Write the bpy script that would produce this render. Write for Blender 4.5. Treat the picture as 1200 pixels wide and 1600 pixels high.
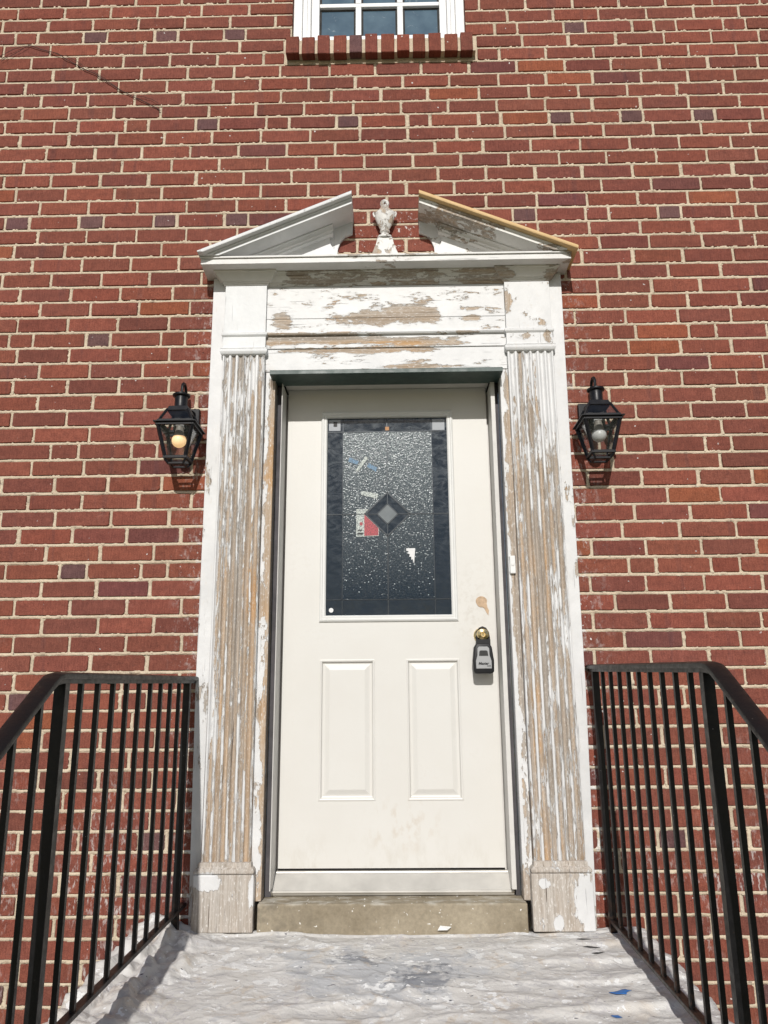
import bpy, bmesh, math, random
import numpy as np
from mathutils import Vector, Matrix, noise
random.seed(7)
S = bpy.context.scene
for o in list(bpy.data.objects):
    bpy.data.objects.remove(o)
C = S.collection

# ------------------------------------------------------------------ camera
FPX = 1201.55
PITCH, YAW, ROLL = 0.240309, -0.0155516, -0.0080328
CAMP = Vector((0.0275873, -3.19224973, 0.832668823))
fw = Vector((math.sin(YAW)*math.cos(PITCH), math.cos(YAW)*math.cos(PITCH), math.sin(PITCH)))
r0 = fw.cross(Vector((0, 0, 1))).normalized()
u0 = r0.cross(fw)
rt = math.cos(ROLL)*r0 + math.sin(ROLL)*u0
up = -math.sin(ROLL)*r0 + math.cos(ROLL)*u0
cd = bpy.data.cameras.new('camera')
cam = bpy.data.objects.new('camera', cd)
C.objects.link(cam)
mw = Matrix((rt, up, -fw)).transposed().to_4x4()
mw.translation = CAMP
cam.matrix_world = mw
cd.sensor_fit = 'HORIZONTAL'
cd.sensor_width = 36
cd.lens = 36*FPX/1200
cd.clip_start = 0.05
cd.clip_end = 400
S.camera = cam
S.render.resolution_x = 768
S.render.resolution_y = 1024

# ------------------------------------------------------------------ light
SUN_EL = math.radians(32.0)
SUN_AZ = math.radians(-2.5)          # to the left of straight ahead of the wall
sd = Vector((math.sin(SUN_AZ)*math.cos(SUN_EL), -math.cos(SUN_AZ)*math.cos(SUN_EL), math.sin(SUN_EL)))
W = bpy.data.worlds.new('World')
S.world = W
W.use_nodes = True
wn = W.node_tree
for n in list(wn.nodes):
    wn.nodes.remove(n)
sky = wn.nodes.new('ShaderNodeTexSky')
sky.sky_type = 'NISHITA'
sky.sun_disc = False
sky.sun_elevation = SUN_EL
sky.sun_rotation = math.atan2(sd.x, sd.y)
sky.air_density = 1.0
sky.dust_density = 1.2
bg = wn.nodes.new('ShaderNodeBackground')
bg.inputs['Strength'].default_value = 0.066
wo = wn.nodes.new('ShaderNodeOutputWorld')
wn.links.new(sky.outputs[0], bg.inputs[0])
wn.links.new(bg.outputs[0], wo.inputs[0])
sl = bpy.data.lights.new('sun', 'SUN')
sl.energy = 3.6
sl.angle = math.radians(0.55)
sl.color = (1.0, 0.968, 0.92)
so = bpy.data.objects.new('sun', sl)
C.objects.link(so)
so.rotation_euler = sd.to_track_quat('Z', 'Y').to_euler()
so.location = (0, -6, 8)
S.view_settings.view_transform = 'Standard'
S.view_settings.look = 'None'
S.view_settings.exposure = 0.0
S.view_settings.gamma = 1.0
S.view_settings.use_curve_mapping = False
S.render.engine = 'CYCLES'

# ------------------------------------------------------------------ helpers
def tag(o, label=None, cat=None, group=None, kind=None):
    if label: o['label'] = label
    if cat: o['category'] = cat
    if group: o['group'] = group
    if kind: o['kind'] = kind
    return o

def empty(name, loc=(0, 0, 0), label=None, cat=None, group=None, kind=None):
    o = bpy.data.objects.new(name, None)
    o.empty_display_size = 0.05
    o.location = loc
    C.objects.link(o)
    return tag(o, label, cat, group, kind)

def wloc(p):
    v = Vector((0, 0, 0))
    while p is not None:
        v += Vector(p.location)
        p = p.parent
    return v

def link(name, me, mat, parent=None, smooth=False, label=None, kind=None):
    """world-coordinate mesh -> object, child of parent (translation only)"""
    o = bpy.data.objects.new(name, me)
    C.objects.link(o)
    if mat is not None and len(me.materials) == 0:
        me.materials.append(mat)
    if parent is not None:
        o.parent = parent
        off = wloc(parent)
        if off.length > 0:
            me.transform(Matrix.Translation(-off))
    if smooth:
        me.polygons.foreach_set('use_smooth', [True]*len(me.polygons))
    return tag(o, label=label, kind=kind)

def fromdata(name, V, F, mat, parent=None, smooth=False, label=None, kind=None):
    me = bpy.data.meshes.new(name)
    me.from_pydata([tuple(v) for v in V], [], F)
    me.update()
    return link(name, me, mat, parent, smooth, label, kind)

class MB:
    """collects shapes for one mesh"""
    def __init__(s): s.V = []; s.F = []
    def add(s, V, F):
        n = len(s.V); s.V += [tuple(v) for v in V]; s.F += [tuple(i+n for i in f) for f in F]; return s
    def box(s, x0, x1, y0, y1, z0, z1):
        return s.add([(x0,y0,z0),(x1,y0,z0),(x1,y1,z0),(x0,y1,z0),(x0,y0,z1),(x1,y0,z1),(x1,y1,z1),(x0,y1,z1)],
                     [(0,3,2,1),(4,5,6,7),(0,1,5,4),(1,2,6,5),(2,3,7,6),(3,0,4,7)])
    def bar(s, a, b, w, h, up=Vector((0,0,1)), plumb=False):
        a = Vector(a); b = Vector(b); d = (b-a).normalized()
        side = d.cross(up).normalized(); u = side.cross(d).normalized()
        if plumb: u = up/ max(1e-6, up.dot(u))
        pts = []
        for p in (a, b):
            for sx, sz in ((-1,-1),(1,-1),(1,1),(-1,1)):
                pts.append(p + side*sx*w/2 + u*sz*h/2)
        return s.add(pts, [(3,2,1,0),(4,5,6,7),(0,1,5,4),(1,2,6,5),(2,3,7,6),(3,0,4,7)])
    def frus(s, cx, cy, z0, w0, d0, z1, w1, d1):
        P = []
        for z, w, d in ((z0,w0,d0),(z1,w1,d1)):
            P += [(cx-w/2,cy-d/2,z),(cx+w/2,cy-d/2,z),(cx+w/2,cy+d/2,z),(cx-w/2,cy+d/2,z)]
        return s.add(P, [(0,3,2,1),(4,5,6,7),(0,1,5,4),(1,2,6,5),(2,3,7,6),(3,0,4,7)])
    def lathe(s, cx, cy, prof, n=24, sy=1.0, axis='z'):
        V = []; F = []
        for r, z in prof:
            for i in range(n):
                a = 2*math.pi*i/n
                if axis == 'z': V.append((cx+r*math.cos(a), cy+sy*r*math.sin(a), z))
                else: V.append((cx+r*math.cos(a), z, cy+r*math.sin(a)))   # axis y: cy is z
        m = len(prof)
        for j in range(m-1):
            for i in range(n):
                k = (i+1) % n
                f = (j*n+i, j*n+k, (j+1)*n+k, (j+1)*n+i)
                F.append(f if axis == 'z' else f[::-1])
        lo = tuple(range(n)); hi = tuple((m-1)*n+i for i in range(n))
        F.append(lo[::-1] if axis == 'z' else lo); F.append(hi if axis == 'z' else hi[::-1])
        return s.add(V, F)
    def tube(s, pts, r, n=8):
        pts = [Vector(p) for p in pts]; V = []; F = []
        ref = Vector((0.31, 0.2, 0.93)).normalized()
        for i, p in enumerate(pts):
            d = (pts[min(i+1, len(pts)-1)] - pts[max(i-1, 0)]).normalized()
            if i == 0:
                a = d.cross(ref).normalized()
            else:
                a = (a - d*a.dot(d)).normalized()
            b = d.cross(a)
            rr = r[i] if isinstance(r, (list, tuple)) else r
            for k in range(n):
                t = 2*math.pi*k/n
                V.append(p + a*math.cos(t)*rr + b*math.sin(t)*rr)
        for i in range(len(pts)-1):
            for k in range(n):
                q = (k+1) % n
                F.append((i*n+k, i*n+q, (i+1)*n+q, (i+1)*n+k))
        F.append(tuple(range(n))[::-1]); F.append(tuple((len(pts)-1)*n+k for k in range(n)))
        return s.add(V, F)
    def prism(s, poly, y0, y1):
        """polygon in x,z (counter-clockwise seen from the front) given thickness from y0 (front) to y1"""
        n = len(poly)
        V = [(x, y0, z) for x, z in poly] + [(x, y1, z) for x, z in poly]
        F = [tuple(range(n)), tuple(range(2*n-1, n-1, -1))]
        for i in range(n):
            k = (i+1) % n
            F.append((i, n+i, n+k, k))
        return s.add(V, F)
    def sweepx(s, prof, x0, x1, zf=lambda x: 0.0, nseg=1):
        """profile [(y,z)] closed, extruded along x"""
        n = len(prof); V = []; F = []
        for j in range(nseg+1):
            x = x0 + (x1-x0)*j/nseg
            for y, z in prof: V.append((x, y, z+zf(x)))
        for j in range(nseg):
            for i in range(n):
                k = (i+1) % n
                F.append((j*n+i, j*n+k, (j+1)*n+k, (j+1)*n+i))
        F.append(tuple(range(n))[::-1]); F.append(tuple(nseg*n+i for i in range(n)))
        return s.add(V, F)
    def build(s, name, mat, parent=None, smooth=False, bevel=0.0, seg=2, label=None, kind=None, clipz=None, angle=35):
        me = bpy.data.meshes.new(name)
        me.from_pydata(s.V, [], s.F)
        bm = bmesh.new(); bm.from_mesh(me)
        bmesh.ops.recalc_face_normals(bm, faces=bm.faces)
        if clipz is not None:
            r = bmesh.ops.bisect_plane(bm, geom=bm.verts[:]+bm.edges[:]+bm.faces[:], plane_co=(0,0,clipz), plane_no=(0,0,-1), clear_outer=True)
            ed = [e for e in r['geom_cut'] if isinstance(e, bmesh.types.BMEdge)]
            if ed: bmesh.ops.edgeloop_fill(bm, edges=ed)
        if bevel > 0:
            ed = [e for e in bm.edges if len(e.link_faces) == 2 and e.calc_face_angle(0) > math.radians(30)]
            bmesh.ops.bevel(bm, geom=ed, offset=bevel, segments=seg, profile=0.5, affect='EDGES', clamp_overlap=True)
        if smooth:
            for e in bm.edges:
                if len(e.link_faces) == 2 and e.calc_face_angle(0) > math.radians(angle): e.smooth = False
        bm.to_mesh(me); bm.free()
        return link(name, me, mat, parent, smooth, label, kind)

# ------------------------------------------------------------------ node helper
class NT:
    def __init__(s, name):
        s.m = bpy.data.materials.new(name); s.m.use_nodes = True
        s.t = s.m.node_tree
        for n in list(s.t.nodes): s.t.nodes.remove(n)
        s.out = s.t.nodes.new('ShaderNodeOutputMaterial')
        s.geo = s.t.nodes.new('ShaderNodeNewGeometry')
        s.pos = s.geo.outputs['Position']
    def put(s, sock, v):
        if isinstance(v, bpy.types.NodeSocket): s.t.links.new(v, sock)
        elif v is not None:
            if sock.type == 'RGBA' and len(v) == 3: v = (*v, 1)
            sock.default_value = v
    def math(s, op, a, b=None, c=None, clamp=False):
        n = s.t.nodes.new('ShaderNodeMath'); n.operation = op; n.use_clamp = clamp
        s.put(n.inputs[0], a)
        if b is not None: s.put(n.inputs[1], b)
        if c is not None: s.put(n.inputs[2], c)
        return n.outputs[0]
    def vmul(s, v, k):
        n = s.t.nodes.new('ShaderNodeVectorMath'); n.operation = 'MULTIPLY'
        s.put(n.inputs[0], v); n.inputs[1].default_value = k
        return n.outputs[0]
    def vadd(s, v, k):
        n = s.t.nodes.new('ShaderNodeVectorMath'); n.operation = 'ADD'
        s.put(n.inputs[0], v); s.put(n.inputs[1], k)
        return n.outputs[0]
    def noise(s, scale=5, detail=4, rough=0.55, vec=None, k=None, dist=0.0, color=False):
        n = s.t.nodes.new('ShaderNodeTexNoise')
        v = vec if vec is not None else s.pos
        if k: v = s.vmul(v, k)
        s.put(n.inputs['Vector'], v)
        n.inputs['Scale'].default_value = scale; n.inputs['Detail'].default_value = detail
        n.inputs['Roughness'].default_value = rough; n.inputs['Distortion'].default_value = dist
        return n.outputs[1 if color else 0]
    def voro(s, scale=5, vec=None, k=None, feature='F1', out=0):
        n = s.t.nodes.new('ShaderNodeTexVoronoi'); n.feature = feature
        v = vec if vec is not None else s.pos
        if k: v = s.vmul(v, k)
        s.put(n.inputs['Vector'], v); n.inputs['Scale'].default_value = scale
        return n.outputs[out]
    def ramp(s, v, a, b, lo=0.0, hi=1.0):
        n = s.t.nodes.new('ShaderNodeMapRange'); n.clamp = True
        s.put(n.inputs[0], v)
        for i, q in enumerate((a, b, lo, hi)): n.inputs[i+1].default_value = q
        return n.outputs[0]
    def mix(s, f, a, b, mode='MIX'):
        n = s.t.nodes.new('ShaderNodeMix'); n.data_type = 'RGBA'; n.blend_type = mode
        s.put(n.inputs[0], f); s.put(n.inputs[6], a); s.put(n.inputs[7], b)
        return n.outputs[2]
    def xyz(s, v=None):
        n = s.t.nodes.new('ShaderNodeSeparateXYZ'); s.put(n.inputs[0], v if v is not None else s.pos)
        return n.outputs
    def comb(s, x, y, z):
        n = s.t.nodes.new('ShaderNodeCombineXYZ')
        for i, q in enumerate((x, y, z)): s.put(n.inputs[i], q)
        return n.outputs[0]
    def bump(s, h, dist=0.001, strength=1.0, normal=None):
        n = s.t.nodes.new('ShaderNodeBump'); n.inputs['Distance'].default_value = dist
        n.inputs['Strength'].default_value = strength
        s.put(n.inputs['Height'], h)
        if normal is not None: s.put(n.inputs['Normal'], normal)
        return n.outputs[0]
    def bsdf(s, **kw):
        n = s.t.nodes.new('ShaderNodeBsdfPrincipled')
        names = dict(color='Base Color', rough='Roughness', metal='Metallic', normal='Normal', spec='Specular IOR Level',
                     coat='Coat Weight', trans='Transmission Weight', emit='Emission Color', es='Emission Strength', sheen='Sheen Weight', ior='IOR', alpha='Alpha')
        for k, v in kw.items(): s.put(n.inputs[names[k]], v)
        return n.outputs[0]
    def done(s, sh):
        s.t.links.new(sh, s.out.inputs['Surface']); return s.m

def simple(name, col, rough=0.5, metal=0.0, var=0.12, bump=0.0, bs=60, spec=0.5, vs=12):
    n = NT(name)
    f = n.noise(vs, 5, 0.6)
    c = n.mix(n.ramp(f, 0.3, 0.7), tuple(x*(1-var) for x in col), tuple(min(1, x*(1+var)) for x in col))
    kw = dict(color=c, rough=n.ramp(n.noise(vs*2.3, 3), 0.3, 0.7, max(0.02, rough-0.06), rough+0.08), metal=metal, spec=spec)
    if bump > 0: kw['normal'] = n.bump(n.noise(bs, 4), bump)
    return n.done(n.bsdf(**kw))

# ------------------------------------------------------------------ materials
def mat_brick():
    n = NT('brick_clay')
    at = n.t.nodes.new('ShaderNodeAttribute'); at.attribute_name = 'bcol'
    base = at.outputs['Color']
    grain = n.noise(260, 3, 0.7)
    blot = n.noise(14, 5, 0.65, k=(1, 1, 2.0))
    c = n.mix(n.ramp(blot, 0.3, 0.72), n.mix(1.0, base, (0.80, 0.78, 0.80, 1), 'MULTIPLY'), n.mix(1.0, base, (1.14, 1.10, 1.08, 1), 'MULTIPLY'))
    c = n.mix(n.ramp(grain, 0.34, 0.64, 0.0, 1.0), n.mix(1.0, c, (0.72, 0.68, 0.68, 1), 'MULTIPLY'), n.mix(1.0, c, (1.16, 1.20, 1.20, 1), 'MULTIPLY'))
    wire = n.noise(1.0, 4, 0.65, k=(190, 1, 24))
    c = n.mix(n.ramp(wire, 0.34, 0.60), n.mix(1.0, c, (0.80, 0.76, 0.77, 1), 'MULTIPLY'), n.mix(1.0, c, (1.07, 1.07, 1.06, 1), 'MULTIPLY'))
    med = n.noise(42, 4, 0.7, k=(0.6, 1, 1))
    c = n.mix(n.ramp(med, 0.56, 0.70, 0, 0.55), c, n.mix(1.0, c, (0.62, 0.66, 0.72, 1), 'MULTIPLY'))
    band = n.ramp(n.noise(1.0, 2, 0.5, k=(17, 1, 2.0)), 0.62, 0.68, 0, 0.5)
    c = n.mix(band, c, n.mix(1.0, c, (0.72, 0.84, 1.0, 1), 'MULTIPLY'))
    band2 = n.ramp(n.noise(1.0, 2, 0.5, k=(23, 4, 2.4)), 0.63, 0.67, 0, 0.35)
    c = n.mix(band2, c, n.mix(1.0, c, (1.25, 1.3, 1.3, 1), 'MULTIPLY'))
    pale = n.ramp(n.noise(19, 5, 0.7), 0.60, 0.76, 0, 0.20)
    c = n.mix(pale, c, (0.38, 0.24, 0.20, 1))
    # small dark burnt pits and a few pale specks
    pit = n.ramp(n.noise(75, 2, 0.5), 0.27, 0.20)
    c = n.mix(n.math('MULTIPLY', pit, 0.7), c, (0.05, 0.028, 0.028, 1))
    x, y, z = n.xyz()
    ax = n.math('ABSOLUTE', x)
    near = n.math('MULTIPLY', n.ramp(ax, 0.80, 0.93, 1, 0), n.ramp(ax, 0.70, 0.76, 0, 1))       # scraped paint beside the surround
    near = n.math('MULTIPLY', near, n.ramp(z, 2.78, 2.66))
    spk = n.ramp(n.noise(55, 4, 0.7, k=(1, 1, 0.7)), 0.62, 0.68)
    haze = n.ramp(n.noise(22, 6, 0.75, k=(1.4, 1, 0.8)), 0.53, 0.66)
    wm = n.math('MULTIPLY', n.math('MAXIMUM', n.math('MULTIPLY', haze, 0.58), spk), near)
    low = n.math('MULTIPLY', n.ramp(z, 0.75, 0.1), n.ramp(ax, 0.9, 1.05))
    streak = n.ramp(n.noise(70, 4, 0.7, k=(1.0, 1, 0.35)), 0.52, 0.62)
    patch = n.ramp(n.noise(2.4, 2, 0.5), 0.50, 0.60)
    wl = n.math('MULTIPLY', n.math('MULTIPLY', streak, low), n.math('MULTIPLY', patch, 0.75))
    dots = n.math('MULTIPLY', n.ramp(n.noise(48, 1, 0.4), 0.765, 0.79), n.ramp(ax, 1.9, 0.9, 0.2, 1.0))
    wm = n.math('MAXIMUM', n.math('MAXIMUM', wm, wl), dots)
    # paint drips around urn
    ur = n.math('MULTIPLY', n.ramp(ax, 0.17, 0.12), n.math('MULTIPLY', n.ramp(z, 2.7, 2.8), n.ramp(z, 3.12, 3.0)))
    us = n.ramp(n.noise(40, 4, 0.7), 0.58, 0.64)
    wm = n.math('MAXIMUM', wm, n.math('MULTIPLY', ur, us))
    c = n.mix(wm, c, (0.62, 0.58, 0.56, 1))
    h = n.math('ADD', n.math('ADD', n.math('MULTIPLY', grain, 0.7), n.math('MULTIPLY', wire, 0.6)), n.math('ADD', n.noise(60, 4, 0.6), n.math('MULTIPLY', pit, -1.2)))
    return n.done(n.bsdf(color=c, rough=0.9, spec=0.2, normal=n.bump(h, 0.0022, 1.0)))

def mat_mortar():
    n = NT('lime_mortar')
    g = n.noise(220, 4, 0.7); b = n.noise(6, 5, 0.6)
    x, y, z = n.xyz()
    c = n.mix(n.ramp(b, 0.3, 0.7), (0.52, 0.43, 0.32), (0.70, 0.59, 0.45))
    c = n.mix(n.ramp(g, 0.3, 0.7), n.mix(1.0, c, (0.82, 0.82, 0.84, 1), 'MULTIPLY'), n.mix(1.0, c, (1.1, 1.1, 1.08, 1), 'MULTIPLY'))
    c = n.mix(n.ramp(n.noise(30, 4, 0.7), 0.60, 0.72), c, (0.20, 0.17, 0.14))
    ax = n.math('ABSOLUTE', x)
    wp = n.math('MULTIPLY', n.math('MULTIPLY', n.ramp(ax, 0.83, 0.79), n.ramp(z, 2.74, 2.68)), n.ramp(n.noise(45, 4, 0.6), 0.45, 0.55))
    c = n.mix(wp, c, (0.75, 0.74, 0.72))
    h = n.math('ADD', n.math('MULTIPLY', n.noise(38, 4, 0.65), 2.2), n.math('MULTIPLY', g, 0.6))
    return n.done(n.bsdf(color=c, rough=0.92, spec=0.2, normal=n.bump(h, 0.0035, 1.0)))

def peel(name, bias=0.0, k=(26, 26, 2.6), blobs=(), grad=None, strips=0.0, white=(0.72, 0.72, 0.72), wood_dark=0.5, grain_axis='z', edge=(0.03), seed=0.0):
    """flaking white paint over weathered wood. bias>0: more wood. blobs: (x,z,rx,rz,amount). grad: [(z,amount),...]"""
    n = NT(name)
    P = n.vadd(n.pos, (seed*1.7, seed, seed*0.6))
    x, y, z = n.xyz()
    a = n.noise(1.0, 6, 0.62, vec=P, k=k, dist=0.25)
    kk = tuple(q*4.2 for q in k)
    b = n.noise(1.0, 4, 0.6, vec=P, k=kk)
    f = n.math('ADD', n.math('MULTIPLY', a, 1.0), n.math('MULTIPLY', b, 0.32))
    f = n.math('SUBTRACT', f, 0.66)
    f = n.math('ADD', f, bias)
    if strips:
        fi = n.t.nodes.new('ShaderNodeAttribute'); fi.attribute_name = 'fidx'
        fd = n.t.nodes.new('ShaderNodeAttribute'); fd.attribute_name = 'fdep'
        st = n.noise(1.0, 4, 0.6, vec=n.comb(n.math('MULTIPLY', fi.outputs['Fac'], 1.73), seed, n.math('MULTIPLY', z, 2.1)))
        f = n.math('ADD', f, n.math('MULTIPLY', n.math('SUBTRACT', st, 0.5), strips))
        f = n.math('ADD', f, n.math('MULTIPLY', n.math('SUBTRACT', fd.outputs['Fac'], 0.55), 0.16))
        fl = n.noise(1.0, 5, 0.7, vec=P, k=(190, 190, 26))
        f = n.math('ADD', f, n.math('MULTIPLY', n.math('SUBTRACT', fl, 0.5), 0.42))
    for (bx, bz, rx, rz, am) in blobs:
        dx = n.math('DIVIDE', n.math('SUBTRACT', x, bx), rx); dz = n.math('DIVIDE', n.math('SUBTRACT', z, bz), rz)
        d = n.math('SQRT', n.math('ADD', n.math('MULTIPLY', dx, dx), n.math('MULTIPLY', dz, dz)))
        f = n.math('ADD', f, n.ramp(d, 0.35, 1.15, am, 0.0))
    if grad:
        for i in range(len(grad)-1):
            (z0, a0), (z1, a1) = grad[i], grad[i+1]
            # piecewise linear: add the rise of each span
            f = n.math('ADD', f, n.ramp(z, z0, z1, 0.0, a1-a0))
        f = n.math('ADD', f, grad[0][1])
    m = n.ramp(f, -0.006, 0.010)
    rim = n.math('MULTIPLY', n.ramp(f, -0.055, -0.006), n.math('SUBTRACT', 1.0, m))     # lifted paint edge
    gk = {'z': (150, 150, 3.5), 'x': (3.5, 150, 150)}[grain_axis]
    gr = n.noise(1.0, 5, 0.65, vec=P, k=gk)
    to = n.noise(1.0, 4, 0.6, vec=P, k=tuple(q*0.16 for q in gk))
    tone2 = n.noise(3.2, 3, 0.5, vec=P)
    tan = (0.48, 0.365, 0.255); grey = (0.375, 0.335, 0.29); org = (0.52, 0.33, 0.17)
    wc = n.mix(n.ramp(to, 0.36, 0.62), tan, tuple(g*(1.25-0.5*wood_dark) for g in grey))
    if wood_dark == 0.0: wc = n.mix(0.75, wc, (0.47, 0.44, 0.40))
    wc = n.mix(n.math('MULTIPLY', (1.0 if wood_dark > 0 else 0.12), n.math('MULTIPLY', n.ramp(tone2, 0.54, 0.66), n.ramp(to, 0.55, 0.42))), wc, org)
    wc = n.mix(n.ramp(gr, 0.32, 0.68), n.mix(1.0, wc, (0.62, 0.58, 0.54, 1), 'MULTIPLY'), n.mix(1.0, wc, (1.16, 1.16, 1.18, 1), 'MULTIPLY'))
    res = n.ramp(n.noise(1.0, 5, 0.72, vec=P, k=tuple(q*7 for q in k)), 0.56, 0.64)       # paint residue in the grain
    wc = n.mix(n.math('MULTIPLY', res, 0.75), wc, (0.72, 0.70, 0.67))
    thin = n.math('MULTIPLY', n.ramp(f, 0.16, 0.01), n.ramp(n.noise(1.0, 4, 0.75, vec=P, k=(150, 150, 60) if grain_axis == 'z' else (60, 150, 150)), 0.42, 0.56))
    wc = n.mix(n.math('MULTIPLY', thin, 0.42), wc, (0.60, 0.575, 0.54))
    crack = n.ramp(n.noise(1.0, 2, 0.4, vec=P, k=tuple(q*1.3 for q in gk)), 0.285, 0.25)
    wc = n.mix(crack, wc, (0.09, 0.06, 0.045))
    d1 = n.noise(9, 5, 0.65, vec=P)
    wcol = n.mix(n.ramp(d1, 0.35, 0.7), tuple(q*0.86 for q in white), white)
    wcol = n.mix(n.math('MULTIPLY', n.ramp(n.noise(1.0, 5, 0.7, vec=P, k=tuple(q*2 for q in k)), 0.58, 0.72), 0.5), wcol, (0.60, 0.55, 0.49))
    hair = n.ramp(n.voro(34, vec=n.vadd(P, n.noise(20, 3, 0.6, color=True)), feature='DISTANCE_TO_EDGE'), 0.012, 0.0)
    wcol = n.mix(n.math('MULTIPLY', hair, n.ramp(d1, 0.40, 0.55, 0.1, 0.7)), wcol, (0.42, 0.38, 0.34))
    wcol = n.mix(n.math('MULTIPLY', rim, 0.35), wcol, (0.86, 0.85, 0.83))
    col = n.mix(m, wcol, wc)
    h = n.math('ADD', n.math('MULTIPLY', n.math('SUBTRACT', 1.0, m), 1.0), n.math('MULTIPLY', rim, 0.5))
    h = n.math('ADD', h, n.math('MULTIPLY', n.math('MULTIPLY', gr, m), 0.5))
    h = n.math('ADD', h, n.math('MULTIPLY', n.noise(48, 4, 0.6, vec=P), n.ramp(m, 0, 1, 0.55, 0.2)))
    h = n.math('SUBTRACT', h, n.math('MULTIPLY', crack, 1.2))
    rough = n.ramp(m, 0, 1, 0.48, 0.85)
    return n.done(n.bsdf(color=col, rough=rough, spec=0.35, normal=n.bump(h, 0.0016, 1.0)))

M = {}
M['brick'] = mat_brick()
M['mortar'] = mat_mortar()
M['white'] = peel('primed_white_paint', bias=-0.30, white=(0.72, 0.73, 0.735))
M['case_l'] = peel('peeling_side_board_paint', bias=-0.085, k=(34, 34, 9), blobs=((-0.80, 1.75, 0.05, 0.13, 0.22), (-0.79, 1.52, 0.04, 0.05, 0.16), (-0.78, 1.20, 0.04, 0.16, 0.14), (-0.745, 0.85, 0.05, 0.14, 0.2)), grad=[(0.0, 0.04), (0.25, -0.08), (2.2, -0.2)])
M['case_r'] = peel('peeling_side_board_paint', bias=-0.095, k=(34, 34, 9), blobs=((0.78, 1.68, 0.05, 0.09, 0.25), (0.79, 1.55, 0.05, 0.06, 0.22), (0.78, 1.36, 0.04, 0.09, 0.26), (0.79, 0.97, 0.05, 0.05, 0.1)), grad=[(0.0, 0.04), (0.25, -0.10), (2.2, -0.2)], seed=3.1)
M['in_l'] = peel('peeling_inner_board_paint', bias=0.02, k=(20, 20, 7), blobs=((-0.505, 1.55, 0.045, 1.0, 0.16), (-0.50, 0.6, 0.04, 0.6, 0.12), (-0.53, 1.25, 0.06, 0.09, 0.2), (-0.53, 0.6, 0.035, 1.3, -0.16), (-0.535, 1.95, 0.02, 0.6, -0.15)), grad=[(0.0, 0.22), (0.25, 0.02), (2.2, -0.02), (2.28, -0.25)], seed=1.3)
M['in_r'] = peel('peeling_inner_board_paint', bias=0.0, k=(20, 20, 7), blobs=((0.52, 1.45, 0.03, 1.0, 0.22), (0.495, 1.5, 0.025, 1.3, -0.2), (0.51, 0.5, 0.04, 0.5, -0.1)), grad=[(0.0, 0.2), (0.25, 0.0), (2.2, 0.0), (2.28, -0.22)], seed=5.3)
M['pil_l'] = peel('peeling_fluted_column_paint', bias=0.070, k=(52, 52, 9), strips=0.95, blobs=((-0.735, 1.3, 0.03, 1.3, -0.22), (-0.64, 1.15, 0.10, 0.35, 0.09), (-0.56, 0.9, 0.02, 0.9, 0.12)), grad=[(0.22, 0.06), (0.45, 0.0), (1.6, 0.0), (2.33, -0.06)], seed=0.4)
M['pil_r'] = peel('peeling_fluted_column_paint', bias=0.055, k=(52, 52, 9), strips=0.95, blobs=((0.70, 2.17, 0.060, 0.34, -0.34), (0.545, 2.15, 0.025, 0.35, -0.16), (0.745, 1.2, 0.025, 1.2, -0.22), (0.60, 1.3, 0.07, 0.45, 0.12), (0.68, 0.42, 0.08, 0.2, 0.02)), grad=[(0.22, 0.06), (0.35, -0.02), (1.6, 0.0), (2.33, -0.07)], seed=2.9)
M['base_l'] = peel('bare_weathered_plinth_wood', bias=0.15, k=(26, 26, 8), blobs=((-0.71, 0.175, 0.07, 0.035, -0.42), (-0.53, 0.13, 0.018, 0.08, -0.25)), seed=6.1, wood_dark=0.0)
M['base_r'] = peel('bare_weathered_plinth_wood', bias=0.13, k=(26, 26, 8), blobs=((0.745, 0.09, 0.075, 0.12, -0.50), (0.615, 0.03, 0.02, 0.03, -0.5), (0.56, 0.165, 0.03, 0.02, -0.4)), seed=7.7, wood_dark=0.0)
M['block_r'] = peel('worn_capital_paint', bias=-0.17, k=(20, 20, 16), blobs=((0.54, 2.58, 0.025, 0.08, 0.35), (0.67, 2.47, 0.05, 0.03, 0.16), (0.62, 2.40, 0.09, 0.02, 0.22), (0.71, 2.40, 0.02, 0.04, 0.3)), seed=4.2)
M['frieze'] = peel('peeling_frieze_paint', bias=-0.13, k=(9, 9, 26), grain_axis='x', blobs=((0.0, 2.51, 0.30, 0.045, 0.24), (0.13, 2.54, 0.14, 0.05, 0.2), (-0.47, 2.50, 0.06, 0.06, 0.24), (0.36, 2.55, 0.05, 0.02, 0.22), (0.37, 2.50, 0.05, 0.02, 0.22), (-0.2, 2.60, 0.35, 0.02, 0.06)), seed=8.2)
M['archi'] = peel('peeling_lintel_paint', bias=-0.10, k=(7, 9, 30), grain_axis='x', blobs=((-0.30, 2.41, 0.42, 0.028, 0.34), (-0.15, 2.355, 0.35, 0.018, 0.22), (0.1, 2.39, 0.25, 0.03, 0.16), (0.12, 2.275, 0.20, 0.012, 0.2), (0.3, 2.32, 0.3, 0.03, -0.1)), seed=9.4)
M['crown'] = peel('worn_crown_moulding_paint', bias=0.06, k=(7, 12, 30), grain_axis='x', blobs=((-0.66, 2.7, 0.2, 0.12, -0.45), (0.64, 2.70, 0.12, 0.1, -0.10)), white=(0.72, 0.70, 0.66), seed=11.0)
M['corona'] = peel('worn_cornice_paint', bias=-0.06, k=(8, 14, 20), grain_axis='x', blobs=((-0.6, 2.74, 0.36, 0.2, -0.3), (0.5, 2.74, 0.3, 0.03, -0.2)), white=(0.73, 0.72, 0.70), seed=12.5)
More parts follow.
